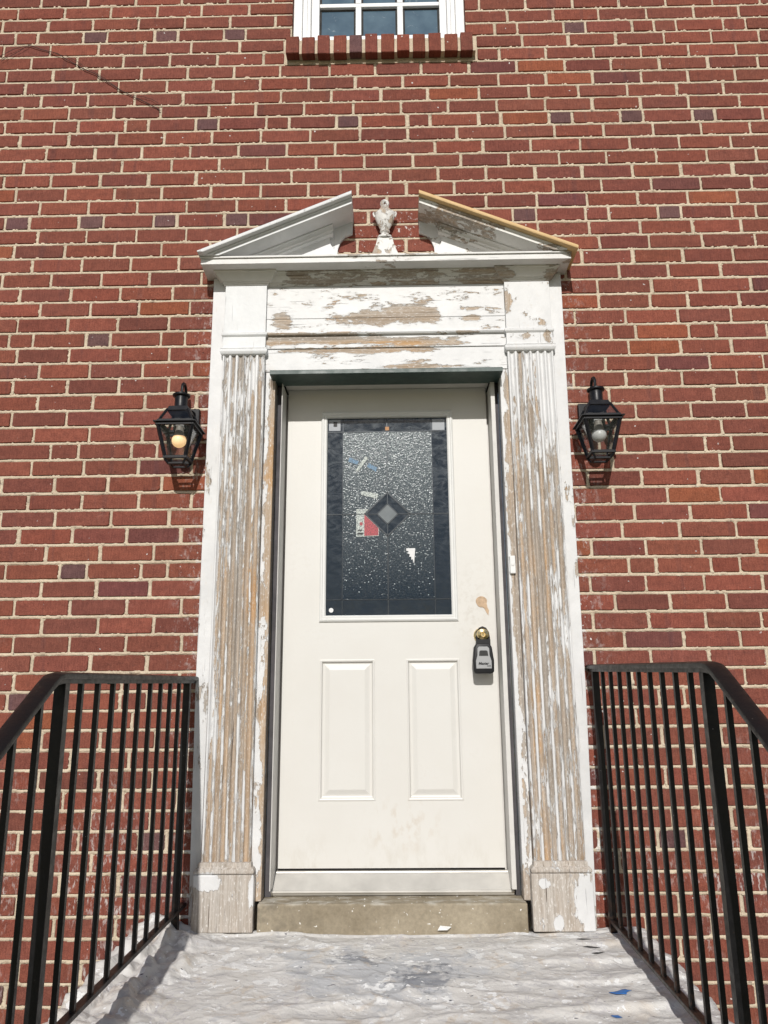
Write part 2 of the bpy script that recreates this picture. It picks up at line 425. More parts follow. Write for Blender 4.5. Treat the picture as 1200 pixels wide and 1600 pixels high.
M['rake_r'] = peel('flaking_pediment_paint', bias=0.0, k=(9, 12, 14), grain_axis='x', white=(0.76, 0.75, 0.72), blobs=((0.63, 2.83, 0.2, 0.05, -0.2),), seed=13.1, wood_dark=0.8)
M['tymp'] = peel('worn_tympanum_paint', bias=-0.16, k=(12, 12, 12), white=(0.78, 0.78, 0.77), seed=14.0)
M['urn'] = peel('worn_urn_paint', bias=-0.09, k=(30, 30, 22), blobs=((-0.045, 2.83, 0.03, 0.03, 0.2), (-0.01, 3.06, 0.06, 0.05, 0.10)), white=(0.74, 0.73, 0.70), seed=15.0)
M['pine'] = simple('new_pine_strip', (0.62, 0.42, 0.20), 0.6, var=0.1, bump=0.0004, bs=90)
M['green'] = simple('dark_green_metal', (0.035, 0.062, 0.055), 0.45, var=0.2)
M['black'] = simple('black_satin_metal', (0.010, 0.010, 0.0125), 0.38, var=0.25, bump=0.00015, bs=300, spec=0.28)
def mat_rail():
    n = NT('black_painted_iron'); x, y, z = n.xyz()
    c = n.mix(n.ramp(n.noise(25, 5, 0.65), 0.60, 0.72), (0.0075, 0.0072, 0.008), (0.022, 0.016, 0.013))
    c = n.mix(n.math('MULTIPLY', n.ramp(z, 0.14, 0.03), n.ramp(n.noise(60, 4, 0.7), 0.45, 0.60)), c, (0.055, 0.030, 0.020))
    c = n.mix(n.ramp(n.noise(150, 1, 0.5), 0.81, 0.83), c, (0.25, 0.24, 0.23))
    return n.done(n.bsdf(color=c, rough=n.ramp(n.noise(40, 4), 0.3, 0.7, 0.28, 0.50), spec=0.28, normal=n.bump(n.noise(120, 4, 0.6), 0.0005)))
M['rail'] = mat_rail()
M['alu'] = simple('mill_finish_aluminium', (0.56, 0.54, 0.50), 0.42, metal=0.25, var=0.12, vs=8)
M['jamb'] = simple('off_white_frame_paint', (0.60, 0.585, 0.56), 0.5, var=0.06)
M['vinyl'] = simple('white_window_vinyl', (0.76, 0.76, 0.76), 0.4, var=0.03)
M['brass'] = simple('polished_brass', (0.72, 0.58, 0.32), 0.22, metal=1.0, var=0.1)
M['dark'] = simple('painted_room_darkness', (0.012, 0.015, 0.02), 0.9)  # darkness of the unlit rooms put into the colour
M['seal_shade'] = simple('black_seal_and_pane_shade', (0.02, 0.018, 0.016), 0.8)  # rubber door sweep, and the painted shade around the window panes
M['gap'] = simple('painted_gap_shade', (0.075, 0.070, 0.076), 0.8, var=0.3)  # shade of the open joint painted as a solid colour
M['lead'] = simple('dark_lead_came', (0.035, 0.04, 0.045), 0.35, metal=0.6)
M['key_body'] = simple('black_rubber_cover', (0.011, 0.011, 0.0125), 0.5, spec=0.35)
M['key_face'] = simple('silver_grey_plastic', (0.33, 0.335, 0.34), 0.45, metal=0.2, var=0.05)
M['print'] = simple('black_print', (0.02, 0.02, 0.02), 0.6)
M['label_w'] = simple('white_paper_label', (0.70, 0.70, 0.70), 0.7)
M['label_r'] = simple('red_paper_label', (0.55, 0.05, 0.06), 0.7)
M['tape'] = simple('blue_masking_tape', (0.03, 0.16, 0.48), 0.6)
M['kraft'] = simple('brown_paper_tab', (0.45, 0.24, 0.12), 0.7)
M['filler'] = simple('tan_filler_smear', (0.50, 0.36, 0.24), 0.8, var=0.25, bump=0.001, bs=70, vs=60)
M['bell'] = simple('white_bell_plastic', (0.75, 0.75, 0.74), 0.4)
M['bulb_off'] = simple('frosted_bulb_plastic', (0.55, 0.55, 0.54), 0.35, var=0.02)
M['bulb_base'] = simple('bulb_heat_sink', (0.22, 0.20, 0.17), 0.5)
M['ceramic'] = simple('white_socket', (0.7, 0.7, 0.68), 0.4)
M['vine'] = simple('dry_vine_stem', (0.045, 0.03, 0.025), 0.85)

def mat_bulb_lit():
    n = NT('lit_bulb_frosting')
    return n.done(n.bsdf(color=(0.75, 0.6, 0.4), rough=0.4, emit=(1.0, 0.60, 0.26), es=0.75))
M['bulb_lit'] = mat_bulb_lit()

def mat_door():
    n = NT('cream_door_paint')
    x, y, z = n.xyz()
    c = n.mix(n.ramp(n.noise(3, 4, 0.6), 0.35, 0.7), (0.635, 0.62, 0.585), (0.66, 0.65, 0.62))
    dx = n.math('DIVIDE', n.math('SUBTRACT', x, 0.04), 0.17); dz = n.math('DIVIDE', n.math('SUBTRACT', z, 0.34), 0.11)
    d = n.math('SQRT', n.math('ADD', n.math('MULTIPLY', dx, dx), n.math('MULTIPLY', dz, dz)))
    sm = n.math('MULTIPLY', n.ramp(d, 0.3, 1.2, 1.0, 0.0), n.ramp(n.noise(22, 4, 0.6, k=(1, 1, 0.6)), 0.50, 0.66))
    c = n.mix(n.math('MULTIPLY', sm, 0.55), c, (0.50, 0.42, 0.33))
    ex = n.math('DIVIDE', n.math('SUBTRACT', x, 0.35), 0.10); ez = n.math('DIVIDE', n.math('SUBTRACT', z, 1.22), 0.22)
    e = n.math('SQRT', n.math('ADD', n.math('MULTIPLY', ex, ex), n.math('MULTIPLY', ez, ez)))
    gm = n.math('MULTIPLY', n.ramp(e, 0.2, 1.2, 1.0, 0.0), n.ramp(n.noise(40, 4, 0.65), 0.48, 0.62))
    c = n.mix(n.math('MULTIPLY', gm, 0.30), c, (0.47, 0.43, 0.37))
    ft = n.math('MULTIPLY', n.ramp(z, 0.33, 0.19), n.ramp(n.noise(18, 5, 0.7, k=(1, 1, 0.4)), 0.48, 0.66))
    c = n.mix(n.math('MULTIPLY', ft, 0.35), c, (0.46, 0.42, 0.35))
    tr = n.math('MULTIPLY', n.ramp(n.noise(6, 3, 0.5), 0.56, 0.70), n.ramp(n.noise(60, 3, 0.6), 0.5, 0.62))
    c = n.mix(n.math('MULTIPLY', tr, 0.12), c, (0.52, 0.48, 0.42))
    dot = n.ramp(n.noise(24, 0, 0.5), 0.90, 0.91)
    c = n.mix(n.math('MULTIPLY', dot, 0.6), c, (0.35, 0.3, 0.25))
    return n.done(n.bsdf(color=c, rough=0.42, spec=0.4, normal=n.bump(n.noise(90, 3, 0.5), 0.0002)))
M['door'] = mat_door()

def mat_glass_clear(name, tint=(0.9, 0.93, 0.95), rough=0.03, transp=0.8, dirt=0.06):
    n = NT(name)
    tr = n.t.nodes.new('ShaderNodeBsdfTransparent'); tr.inputs[0].default_value = (*tint, 1)
    gl = n.t.nodes.new('ShaderNodeBsdfGlossy'); gl.inputs['Roughness'].default_value = rough
    di = n.t.nodes.new('ShaderNodeBsdfDiffuse'); di.inputs[0].default_value = (0.6, 0.6, 0.6, 1)
    fr = n.t.nodes.new('ShaderNodeFresnel'); n.put(fr.inputs[0], n.ramp(n.geo.outputs['Backfacing'], 0, 1, 1.5, 1/1.5))
    m1 = n.t.nodes.new('ShaderNodeMixShader'); m2 = n.t.nodes.new('ShaderNodeMixShader')
    n.t.links.new(fr.outputs[0], m1.inputs[0]); n.t.links.new(tr.outputs[0], m1.inputs[1]); n.t.links.new(gl.outputs[0], m1.inputs[2])
    f = n.math('MULTIPLY', n.ramp(n.noise(30, 4, 0.6), 0.4, 0.75), dirt)
    n.put(m2.inputs[0], f); n.t.links.new(m1.outputs[0], m2.inputs[1]); n.t.links.new(di.outputs[0], m2.inputs[2])
    return n.done(m2.outputs[0])
M['lamp_glass'] = mat_glass_clear('clear_lantern_glass', tint=(0.985, 0.99, 0.99), dirt=0.012)

def mat_door_glass(name, textured):
    n = NT(name)
    x, y, z = n.xyz()
    tr = n.t.nodes.new('ShaderNodeBsdfTransparent')
    if textured:
        cell = n.voro(150, k=(1, 0.0, 1)); h = n.math('ADD', n.noise(130, 2, 0.5, k=(1, 0, 1)), n.math('MULTIPLY', cell, 0.8))
        nm = n.bump(h, 0.0014, 0.7)
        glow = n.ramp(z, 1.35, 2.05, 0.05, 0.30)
        # sun sparkles painted as pale dots in the colour, denser near the top
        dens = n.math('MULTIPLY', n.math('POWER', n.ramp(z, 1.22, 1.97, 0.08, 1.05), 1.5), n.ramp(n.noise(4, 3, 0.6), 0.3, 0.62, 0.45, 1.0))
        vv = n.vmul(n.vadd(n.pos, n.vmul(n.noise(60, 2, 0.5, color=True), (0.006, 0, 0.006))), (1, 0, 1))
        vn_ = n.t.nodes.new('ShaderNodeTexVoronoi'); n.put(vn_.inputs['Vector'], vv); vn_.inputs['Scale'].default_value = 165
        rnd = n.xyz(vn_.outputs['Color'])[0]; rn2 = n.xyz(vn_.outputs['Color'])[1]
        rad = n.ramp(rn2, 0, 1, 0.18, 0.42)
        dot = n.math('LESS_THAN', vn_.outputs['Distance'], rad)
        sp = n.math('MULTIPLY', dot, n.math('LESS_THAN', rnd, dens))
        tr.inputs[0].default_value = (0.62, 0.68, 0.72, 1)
        pr = n.bsdf(color=n.mix(n.math('MULTIPLY', sp, 0.8), n.mix(n.ramp(n.noise(1.0, 3, 0.6, k=(130, 0, 130)), 0.35, 0.65), n.mix(n.ramp(z, 1.25, 2.0), (0.012, 0.026, 0.044), (0.11, 0.135, 0.15)), n.mix(n.ramp(z, 1.25, 2.0), (0.030, 0.045, 0.062), (0.22, 0.25, 0.265))), (0.50, 0.55, 0.55)), rough=n.ramp(sp, 0, 1, 0.16, 0.35), normal=nm, spec=0.25)  # paler towards the top: sky reflection painted into the colour
        mx = n.t.nodes.new('ShaderNodeMixShader')
        n.put(mx.inputs[0], n.ramp(sp, 0, 1, 0.66, 0.95))
    else:
        nm = n.bump(n.noise(14, 2, 0.5, k=(1, 1, 0.5), dist=0.6), 0.0025, 1.0)
        tr.inputs[0].default_value = (0.5, 0.56, 0.62, 1)
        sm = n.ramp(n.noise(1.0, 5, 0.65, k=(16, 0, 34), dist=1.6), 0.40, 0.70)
        pr = n.bsdf(color=n.mix(n.math('MULTIPLY', sm, n.ramp(z, 1.3, 2.1, 0.10, 1.0)), (0.008, 0.020, 0.036), (0.15, 0.17, 0.19)), rough=0.07, normal=nm, spec=0.5)  # greyish reflection painted in, stronger towards the top
        mx = n.t.nodes.new('ShaderNodeMixShader'); mx.inputs[0].default_value = 0.72
    n.t.links.new(tr.outputs[0], mx.inputs[1]); n.t.links.new(pr, mx.inputs[2])
    return n.done(mx.outputs[0])
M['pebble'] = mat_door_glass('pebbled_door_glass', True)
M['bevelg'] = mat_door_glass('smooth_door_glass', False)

def mat_pane():
    n = NT('window_pane_glass')
    sm = n.ramp(n.noise(26, 5, 0.7, dist=0.8), 0.62, 0.76)
    c = n.mix(n.math('MULTIPLY', sm, 0.5), n.mix(n.ramp(n.noise(9, 4), 0.35, 0.7), (0.06, 0.105, 0.15), (0.10, 0.16, 0.21)), (0.5, 0.55, 0.58))  # blue sky reflection painted into the pane colour, with pale smears
    return n.done(n.bsdf(color=c, rough=0.05, spec=0.6))
M['pane'] = mat_pane()

def mat_cloth():
    n = NT('paint_spattered_canvas')
    x, y, z = n.xyz()
    K = (1, 1, 0.3)
    base = n.mix(n.ramp(n.noise(7, 5, 0.6), 0.35, 0.7), (0.59, 0.57, 0.54), (0.68, 0.665, 0.645))
    def blob(bx, by, rx, ry):
        dx = n.math('DIVIDE', n.math('SUBTRACT', x, bx), rx); dy = n.math('DIVIDE', n.math('SUBTRACT', y, by), ry)
        return n.ramp(n.math('SQRT', n.math('ADD', n.math('MULTIPLY', dx, dx), n.math('MULTIPLY', dy, dy))), 0.2, 1.2, 1.0, 0.0)
    warp = n.noise(9, 5, 0.65, dist=0.5)
    g = n.math('ADD', n.math('MULTIPLY', blob(-0.02, -0.42, 0.42, 0.30), 0.33), warp)
    base = n.mix(n.ramp(g, 0.62, 0.76, 0, 0.75), base, (0.46, 0.475, 0.50))
    g2 = n.math('ADD', n.math('MULTIPLY', n.math('MAXIMUM', blob(0.10, -0.45, 0.18, 0.13), blob(-0.12, -0.3, 0.11, 0.08)), 0.30), n.noise(24, 5, 0.7))
    base = n.mix(n.ramp(g2, 0.66, 0.78, 0, 0.8), base, (0.20, 0.21, 0.235))
    br = n.ramp(n.noise(3.4, 4, 0.6, dist=0.4), 0.60, 0.70)
    base = n.mix(n.math('MULTIPLY', br, 0.35), base, (0.55, 0.42, 0.28))
    w = n.ramp(n.noise(13, 4, 0.62), 0.59, 0.61)
    base = n.mix(n.math('MULTIPLY', w, 0.8), base, (0.80, 0.80, 0.79))
    w2 = n.ramp(n.noise(46, 2, 0.5), 0.68, 0.70)
    base = n.mix(w2, base, (0.82, 0.82, 0.82))
    pm = n.math('MULTIPLY', n.ramp(n.noise(4.0, 2, 0.5), 0.55, 0.60), n.ramp(n.voro(26, vec=n.vadd(n.pos, n.vmul(n.noise(18, 3, 0.6, color=True), (0.06, 0.06, 0.06))), feature='DISTANCE_TO_EDGE'), 0.05, 0.0))
    base = n.mix(n.math('MULTIPLY', pm, 0.28), base, (0.20, 0.17, 0.30))
    dk = n.ramp(n.noise(60, 2, 0.5, k=(0.6, 1.4, 1)), 0.715, 0.735)
    base = n.mix(dk, base, (0.06, 0.06, 0.08))
    smr = n.noise(1.0, 5, 0.7, k=(5, 16, 5), dist=1.5)
    base = n.mix(n.ramp(smr, 0.54, 0.61, 0, 0.6), base, (0.44, 0.43, 0.43))
    tanm = n.math('MULTIPLY', n.ramp(n.noise(11, 5, 0.65, dist=0.7), 0.58, 0.66), 0.4)
    base = n.mix(tanm, base, (0.50, 0.40, 0.29))
    thr = n.ramp(n.noise(1.0, 4, 0.7, k=(30, 70, 30), dist=1.0), 0.66, 0.70)
    base = n.mix(n.math('MULTIPLY', thr, 0.7), base, (0.22, 0.21, 0.27))
    splat = n.ramp(n.noise(28, 2, 0.45), 0.70, 0.715)
    base = n.mix(splat, base, (0.84, 0.84, 0.84))
    cr1 = n.ramp(n.voro(11, vec=n.vadd(n.pos, n.vmul(n.noise(6, 4, 0.6, color=True), (0.16, 0.16, 0.16))), feature='DISTANCE_TO_EDGE'), 0.0, 0.16)
    cr2 = n.ramp(n.voro(31, vec=n.vadd(n.pos, n.vmul(n.noise(14, 3, 0.6, color=True), (0.07, 0.07, 0.07))), feature='DISTANCE_TO_EDGE'), 0.0, 0.2)
    weave = n.math('SUBTRACT', n.noise(420, 2, 0.5), n.math('ADD', n.math('MULTIPLY', cr1, 1.1), n.math('MULTIPLY', cr2, 0.35)))
    h = n.math('ADD', n.math('MULTIPLY', n.noise(15, 3, 0.5, dist=0.6), 1.6), n.math('ADD', weave, n.math('MULTIPLY', w, 0.7)))
    return n.done(n.bsdf(color=base, rough=0.85, spec=0.2, normal=n.bump(h, 0.0016, 1.0)))
M['cloth'] = mat_cloth()

def mat_stone():
    n = NT('weathered_concrete_sill')
    x, y, z = n.xyz()
    c = n.mix(n.ramp(n.noise(5, 5, 0.6), 0.35, 0.68), (0.245, 0.205, 0.145), (0.365, 0.315, 0.235))
    c = n.mix(n.ramp(n.noise(60, 4, 0.7), 0.35, 0.7), n.mix(1.0, c, (0.85, 0.85, 0.85, 1), 'MULTIPLY'), n.mix(1.0, c, (1.1, 1.1, 1.1, 1), 'MULTIPLY'))
    dx = n.ramp(x, -0.5, -0.25, 1.0, 0.0)
    c = n.mix(n.math('MULTIPLY', n.math('MULTIPLY', dx, n.ramp(n.noise(16, 4, 0.6), 0.45, 0.62)), 0.6), c, (0.13, 0.115, 0.09))
    drip = n.ramp(n.noise(1.0, 2, 0.4, k=(70, 20, 12)), 0.72, 0.745)
    c = n.mix(drip, c, (0.72, 0.70, 0.64))
    spot = n.ramp(n.noise(70, 1, 0.4), 0.735, 0.76)
    c = n.mix(spot, c, (0.72, 0.70, 0.66))
    c = n.mix(n.math('MULTIPLY', n.ramp(z, 0.085, 0.096), n.ramp(n.noise(20, 4, 0.6, k=(0.6, 1, 1)), 0.48, 0.66)), c, (0.52, 0.49, 0.43))
    return n.done(n.bsdf(color=c, rough=0.9, spec=0.2, normal=n.bump(n.noise(80, 5, 0.7), 0.0018)))
M['stone'] = mat_stone()
M['concrete'] = simple('grey_concrete', (0.34, 0.32, 0.29), 0.9, var=0.2, bump=0.002, bs=50)
M['lawn'] = simple('winter_lawn', (0.12, 0.13, 0.055), 0.95, var=0.4, bump=0.02, bs=30, vs=6)
M['chip'] = simple('white_paint_flake', (0.8, 0.8, 0.78), 0.5)

# ================================================================== SETTING
g = MB(); g.add([(-60, -60, -0.78), (60, -60, -0.78), (60, 60, -0.78), (-60, 60, -0.78)], [(0, 1, 2, 3)])
o = g.build('ground', M['lawn']); tag(o, kind='structure')
g = MB(); g.box(-1.1, 1.1, -12, -2.1, -0.90, -0.76)
o = g.build('path', M['concrete'], bevel=0.01); tag(o, kind='structure')
land = MB()
land.box(-0.925, 0.895, -1.40, 0.0, -0.78, -0.055)
for i in range(3):
    land.box(-0.925, 0.895, -1.40-0.28*(i+1), -1.40-0.28*i, -0.78, -0.055-0.18*(i+1))
o = land.build('entrance_steps', M['concrete'], bevel=0.008)
tag(o, kind='structure')

# ================================================================== BRICK WALL
H = 0.0762
PIT = 0.2354
def ray_wall(px, py):
    d = Vector(((px-600)/FPX, -(py-800)/FPX, 1))
    w = rt*d.x + up*d.y + fw*d.z
    t = -CAMP.y/w.y
    p = CAMP + w*t
    return p.x
def row_y(k, left=True):
    pass
# head joints read along both sides of the wall, in quarter pixels; used once to lay out the bond in metres
Lj = {0:[257,550,848],1:[112,402,692],2:[15,300,580,866],3:[95,235,520,668,962,1112],4:[22,312,612,902],5:[195,482,768],6:[40,330,618,882],7:[160,457,740],8:[257,548,838],9:[140,427,710],10:[30,335,485,783,925],11:[122,430,725],12:[287,590,887],13:[145,460,762],14:[25,315,622,925],15:[97,405,713],16:[248,550,857],17:[30,180,492,645,957],18:[235,538,850],19:[85,403,713],20:[200,510,813],21:[10,318,630,933],22:[122,440,752],23:[250,562,868],24:[108,420,735],25:[55,203,533,690],26:[105,430,750],27:[242,560,887],28:[77,418,740],29:[232,577,903],30:[72,412,758],31:[210,555,887],32:[315,487,822],33:[195,520,862],34:[8,335,673],35:[172,510,863],36:[3,340,692],37:[117,448,790],38:[280,627],39:[30,370,537,880],40:[255,597,937],41:[87,433,792],42:[258,610,958],43:[80,430,782],44:[198,557,918],45:[82,420,760],46:[210,745,920],47:[125,475,825],48:[255,625],49:[437,805],50:[235,610],51:[25,390,762],52:[185,560,935],53:[110,485,865],54:[190,570],55:[365,740],56:[100,485],57:[330,720],58:[200,590],59:[110,500],60:[30,430]}
Rj = {1:[25,318,612,907],2:[198,495,780],3:[247,387,680,822],4:[10,310,607,903],5:[165,463,763],6:[278,585,900],7:[165,460,757],8:[80,388,683],9:[165,465,782],10:[38,180,485,633,928],11:[243,543,848],12:[97,405,728],13:[262,577,888],14:[110,415,742],15:[230,540,858],16:[145,460,770],17:[273,420,735,885],18:[160,488,793],19:[217,548,883],20:[115,430,745],21:[30,337,665],22:[232,538,857],23:[225,457,782],24:[68,400,730],25:[132,467,635,955],26:[90,412,735],27:[265,597,932],28:[72,425,765],29:[297,622,955],30:[135,480,823],31:[333,672],32:[65,227,570,735],33:[318,662],34:[172,522,868],35:[333,663],36:[122,478,837],37:[48,408,765],38:[197,545,888],39:[90,262,608,787],40:[197,563,927],41:[5,350,705],42:[215,572,922],43:[65,435,790],44:[228,590],45:[470,820],46:[280,440,800],47:[490,870],48:[300,670],49:[500,875],50:[322,700],51:[145,535,900],52:[365,740],53:[275,455,850],54:[405,805],55:[190,590],56:[405,800],57:[205,615],58:[420,850],59:[220,650],60:[340,890]}
HEADER = {3, 10, 17, 25, 32, 39, 46, 53, -4, -11, 60}
def img_y(k, x_is_left):   # image row of course k's centre on the left or right border of the view
    z = (57-k)*H
    X = -1.75 if x_is_left else 1.75
    v = Vector((X, 0, z)) - CAMP
    return 800 - FPX*v.dot(up)/v.dot(fw)
def joints(k):
    rng = random.Random(1000+k)
    if k in Lj:
        L = [ray_wall(j/4.0, img_y(k, True)) for j in Lj[k]]
    else:
        L = [-1.9 + (0.0 if k % 2 else PIT/2) + rng.uniform(-0.03, 0.03)]
    R = [ray_wall(960+j/4.0, img_y(k, False)) for j in Rj[k]] if (k in Rj and k in Lj) else []
    st, hd = PIT, PIT*0.475
    hdr = k in HEADER
    J = list(L)
    def kind(a, b): return 'H' if (b-a) < 0.17 else 'S'
    last = kind(J[-2], J[-1]) if len(J) > 1 else 'S'
    if R:
        gap = R[0]-J[-1]
        if not hdr:
            n = max(1, round(gap/PIT)); J += [J[-1]+gap*(i+1)/n + (rng.uniform(-0.006, 0.006) if i+1 < n else 0) for i in range(n)]
        else:
            best = None
            for start in 'SH':
                if start == last: continue
                seq = []; tot = 0; c = start
                for i in range(40):
                    w = st if c == 'S' else hd; seq.append(w); tot += w
                    if best is None or abs(tot-gap) < best[0]: best = (abs(tot-gap), list(seq), tot)
                    c = 'H' if c == 'S' else 'S'
            for w in best[1]: J.append(J[-1] + w*gap/best[2])
        J += R[1:]
    last = kind(J[-2], J[-1]) if len(J) > 1 else 'S'
    while J[-1] < 3.7:
        c = ('H' if last == 'S' else 'S') if hdr else 'S'
        J.append(J[-1] + (hd if c == 'H' else st) + rng.uniform(-0.004, 0.004)); last = c
    last = kind(J[0], J[1]) if len(L) > 1 else 'S'
    while J[0] > -3.7:
        c = ('H' if last == 'S' else 'S') if hdr else 'S'
        J.insert(0, J[0] - (hd if c == 'H' else st) + rng.uniform(-0.004, 0.004)); last = c
    return J

wall = empty('brick_wall', (0, 0, -0.78), 'red brick house wall with cream mortar joints behind the doorway, lanterns and railings', 'wall')
wm = MB()
Yf, Yb = 0.0065, 0.30
DX, DZ = 0.53, 2.27
WX0, WX1, WZ0, WZ1 = -0.470, 0.412, 4.062, 5.42
for (a, b, c, d) in ((-3.6, -DX, -0.80, DZ), (DX, 3.6, -0.80, DZ), (-DX, DX, -0.80, -0.06), (-3.6, 3.6, DZ, WZ0), (-3.6, WX0, WZ0, 5.75), (WX1, 3.6, WZ0, 5.75), (WX0, WX1, WZ1, 5.75)):
    wm.box(a, b, Yf, Yb, c, d)
wm.build('mortar', M['mortar'], wall)

def vnoise(x, seed, wl):
    rs = np.random.RandomState(seed); n = int((x.max()-x.min())/wl)+4
    t = rs.uniform(-1, 1, n); u = (x-x.min())/wl; i = u.astype(int); f = u-i; f = f*f*(3-2*f)
    return t[i]*(1-f)+t[i+1]*f
JV = []; JF = []; JN = 0
def joint_strip(pa, pb, half, seed, step=0.0055):
    '''squeezed lime joint between two points of the wall plane, ragged edges lapping over the bricks'''
    global JN
    pa = np.array(pa); pb = np.array(pb); L = np.linalg.norm(pb-pa)
    if L < 0.01: return
    n = max(2, int(L/step)+1); t = np.linspace(0, 1, n); d = (pb-pa)/L; q = np.array((-d[1], d[0]))
    c = pa[None]+(pb-pa)[None]*t[:, None]; s_ = t*L
    cols = []
    for k, sg in enumerate((-1, 1)):
        nn = 0.35*vnoise(s_, seed*7+k, 0.045)+0.35*vnoise(s_, seed*7+3+k, 0.012)+0.3*vnoise(s_, seed*7+4+k, 0.006)
        lap = np.clip((nn-0.22)*4, 0, 1)
        off = half-0.0006+0.0019*nn
        ye = 0.0048-0.0058*lap
        cols.append((off*sg, ye)); cols.append(((off+0.0014)*sg, np.full(n, 0.0085)))
    mid = 0.0030+0.0014*vnoise(s_, seed*7+5, 0.013)
    order = [cols[1], cols[0], (np.zeros(n), mid), cols[2], cols[3]]
    V = np.empty((n, 5, 3))
    for k, (o_, y_) in enumerate(order):
        V[:, k, 0] = c[:, 0]+q[0]*o_; V[:, k, 2] = c[:, 1]+q[1]*o_; V[:, k, 1] = y_
    i = np.arange(n-1)[:, None]*5+np.arange(4)[None]
    F = np.stack([i, i+5, i+6, i+1], -1).reshape(-1, 4)+JN
    JV.append(V.reshape(-1, 3)); JF.append(F); JN += n*5

def brick_geo(x0, x1, z0, z1, rng, proud=0.0, depth=0.045, tilt=None):
    """one brick: ragged front outline, worn arris, sides into the mortar"""
    w, h = x1-x0, z1-z0
    c = min(0.006, w*0.12)
    cr = [c*rng.choice((0.35, 0.5, 0.7, 1.0, 1.6 if rng.random() < 0.3 else 0.6)) for _ in range(4)]
    n = 4 if w > 0.15 else 2
    pts = []
    def e(): return rng.uniform(-0.0013, 0.0013)
    pts.append((x0+cr[0], z0+e()*.6))
    for i in range(1, n): pts.append((x0+w*i/n, z0+e()))
    pts.append((x1-cr[1], z0+e()*.6)); pts.append((x1+e(), z0+cr[1]))
    pts.append((x1+e(), z1-cr[2])); pts.append((x1-cr[2], z1+e()*.6))
    for i in range(n-1, 0, -1): pts.append((x0+w*i/n, z1+e()))
    pts.append((x0+cr[3], z1+e()*.6)); pts.append((x0+e(), z1-cr[3])); pts.append((x0+e(), z0+cr[0]))
    m = len(pts)
    cx, cz = (x0+x1)/2, (z0+z1)/2
    dy = rng.uniform(-0.0016, 0.0016) - proud
    tx, tz = rng.uniform(-0.008, 0.008), rng.uniform(-0.02, 0.02)
    ins = 0.0016
    V = []
    for (x, z) in pts:
        fx = cx + (x-cx)*(1-2*ins/w); fz = cz + (z-cz)*(1-2*ins/h)
        V.append((fx, dy + tx*(fx-cx) + tz*(fz-cz), fz))
    for (x, z) in pts: V.append((x, dy+0.0022 + tx*(x-cx) + tz*(z-cz), z))
    for (x, z) in pts: V.append((x, depth, z))
    F = [tuple(range(m))]
    for r in range(2):
        for i in range(m):
            k = (i+1) % m
            F.append((r*m+i, (r+1)*m+i, (r+1)*m+k, r*m+k))
    return V, F

def brick_color(rng, hdr):
    r = rng.random()
    if hdr and r < 0.45: c = (0.150, 0.080, 0.078)
    elif r < 0.035: c = (0.165, 0.062, 0.055)
    elif r < 0.14: c = (0.198, 0.069, 0.052)
    elif r < 0.165: c = (0.290, 0.095, 0.052)
    elif r < 0.55: c = (0.246, 0.081, 0.055)
    else: c = (0.224, 0.077, 0.055)
    k = rng.uniform(0.90, 1.12)
    return tuple(min(1, v*k*rng.uniform(0.97, 1.03)) for v in c) + (1.0,)

def put_color(me, cols_per_face):
    at = me.color_attributes.new('bcol', 'FLOAT_COLOR', 'CORNER')
    arr = np.empty((len(me.loops), 4), dtype=np.float32)
    i = 0
    lt = np.empty(len(me.polygons), dtype=np.int32); me.polygons.foreach_get('loop_total', lt)
    arr[:] = np.repeat(np.array(cols_per_face, dtype=np.float32), lt, axis=0)
    at.data.foreach_set('color', arr.ravel())

bricks = []
MJ = 0.0135
for k in range(-16, 68):
    zt = (57.5-k)*H - MJ/2; zb = (56.5-k)*H + MJ/2
    if k == 39: zb += 0.003
    rng = random.Random(5000+k)
    zs = rng.uniform(-0.0012, 0.0012)
    J = joints(k)
    zc = (zt+zb)/2
    for a, b in zip(J[:-1], J[1:]):
        mj = rng.uniform(0.010, 0.016) if rng.random() > 0.12 else rng.uniform(0.016, 0.023)
        x0, x1 = a+mj/2, b-mj/2
        hdr = (b-a) < 0.17
        cuts = [(x0, x1)]
        if zc < 2.74: holes = (-0.70, 0.70)
        elif k in (4, 5): holes = (-0.505, 0.463)
        elif zc > 4.06 and zc < WZ1: holes = (-0.468, 0.409)
        else: holes = None
        if holes:
            h0, h1 = holes; nc = []
            for (p, q) in cuts:
                if q <= h0 or p >= h1: nc.append((p, q)); continue
                if zc < 2.74:
                    if q > h0 and p < h0: nc.append((p, max(q, h0) if q < -0.56 else -0.60))
                    elif p < h1 and q > h1: nc.append((p if p > 0.56 else 0.60, q))
                else:
                    if p < h0: nc.append((p, h0))
                    if q > h1: nc.append((h1, q))
            cuts = nc
        for (p, q) in cuts:
            if q-p < 0.025: continue
            bricks.append((k, p, q, zb+zs, zt+zs, brick_color(rng, hdr), rng.random()))
rightn = {}
_rows = {}
for b_ in bricks: _rows.setdefault(b_[0], []).append((b_[1], b_[2]))
for k, rr_ in _rows.items():
    rr_.sort()
    for (a0, a1), (b0, b1) in zip(rr_[:-1], rr_[1:]):
        if 0 < b0-a1 < 0.03: rightn[(k, round(a1, 4))] = b0
def score(b):
    k, p, q, zb, zt, c, s = b
    v = Vector(((p+q)/2, 0, (zb+zt)/2)) - CAMP
    zf = v.dot(fw); ix = 600+FPX*v.dot(rt)/zf; iy = 800-FPX*v.dot(up)/zf
    vis = (20 < ix < 1180 and 10 < iy < 1590)
    hid = (abs((p+q)/2) < 0.78 and (zb+zt)/2 < 2.80)
    rl = iy > 1060
    return (0 if vis and not hid else 1, 1 if rl else 0, v.length*(1.0 if (q-p) > 0.17 else 1.9))
JX = 2.75
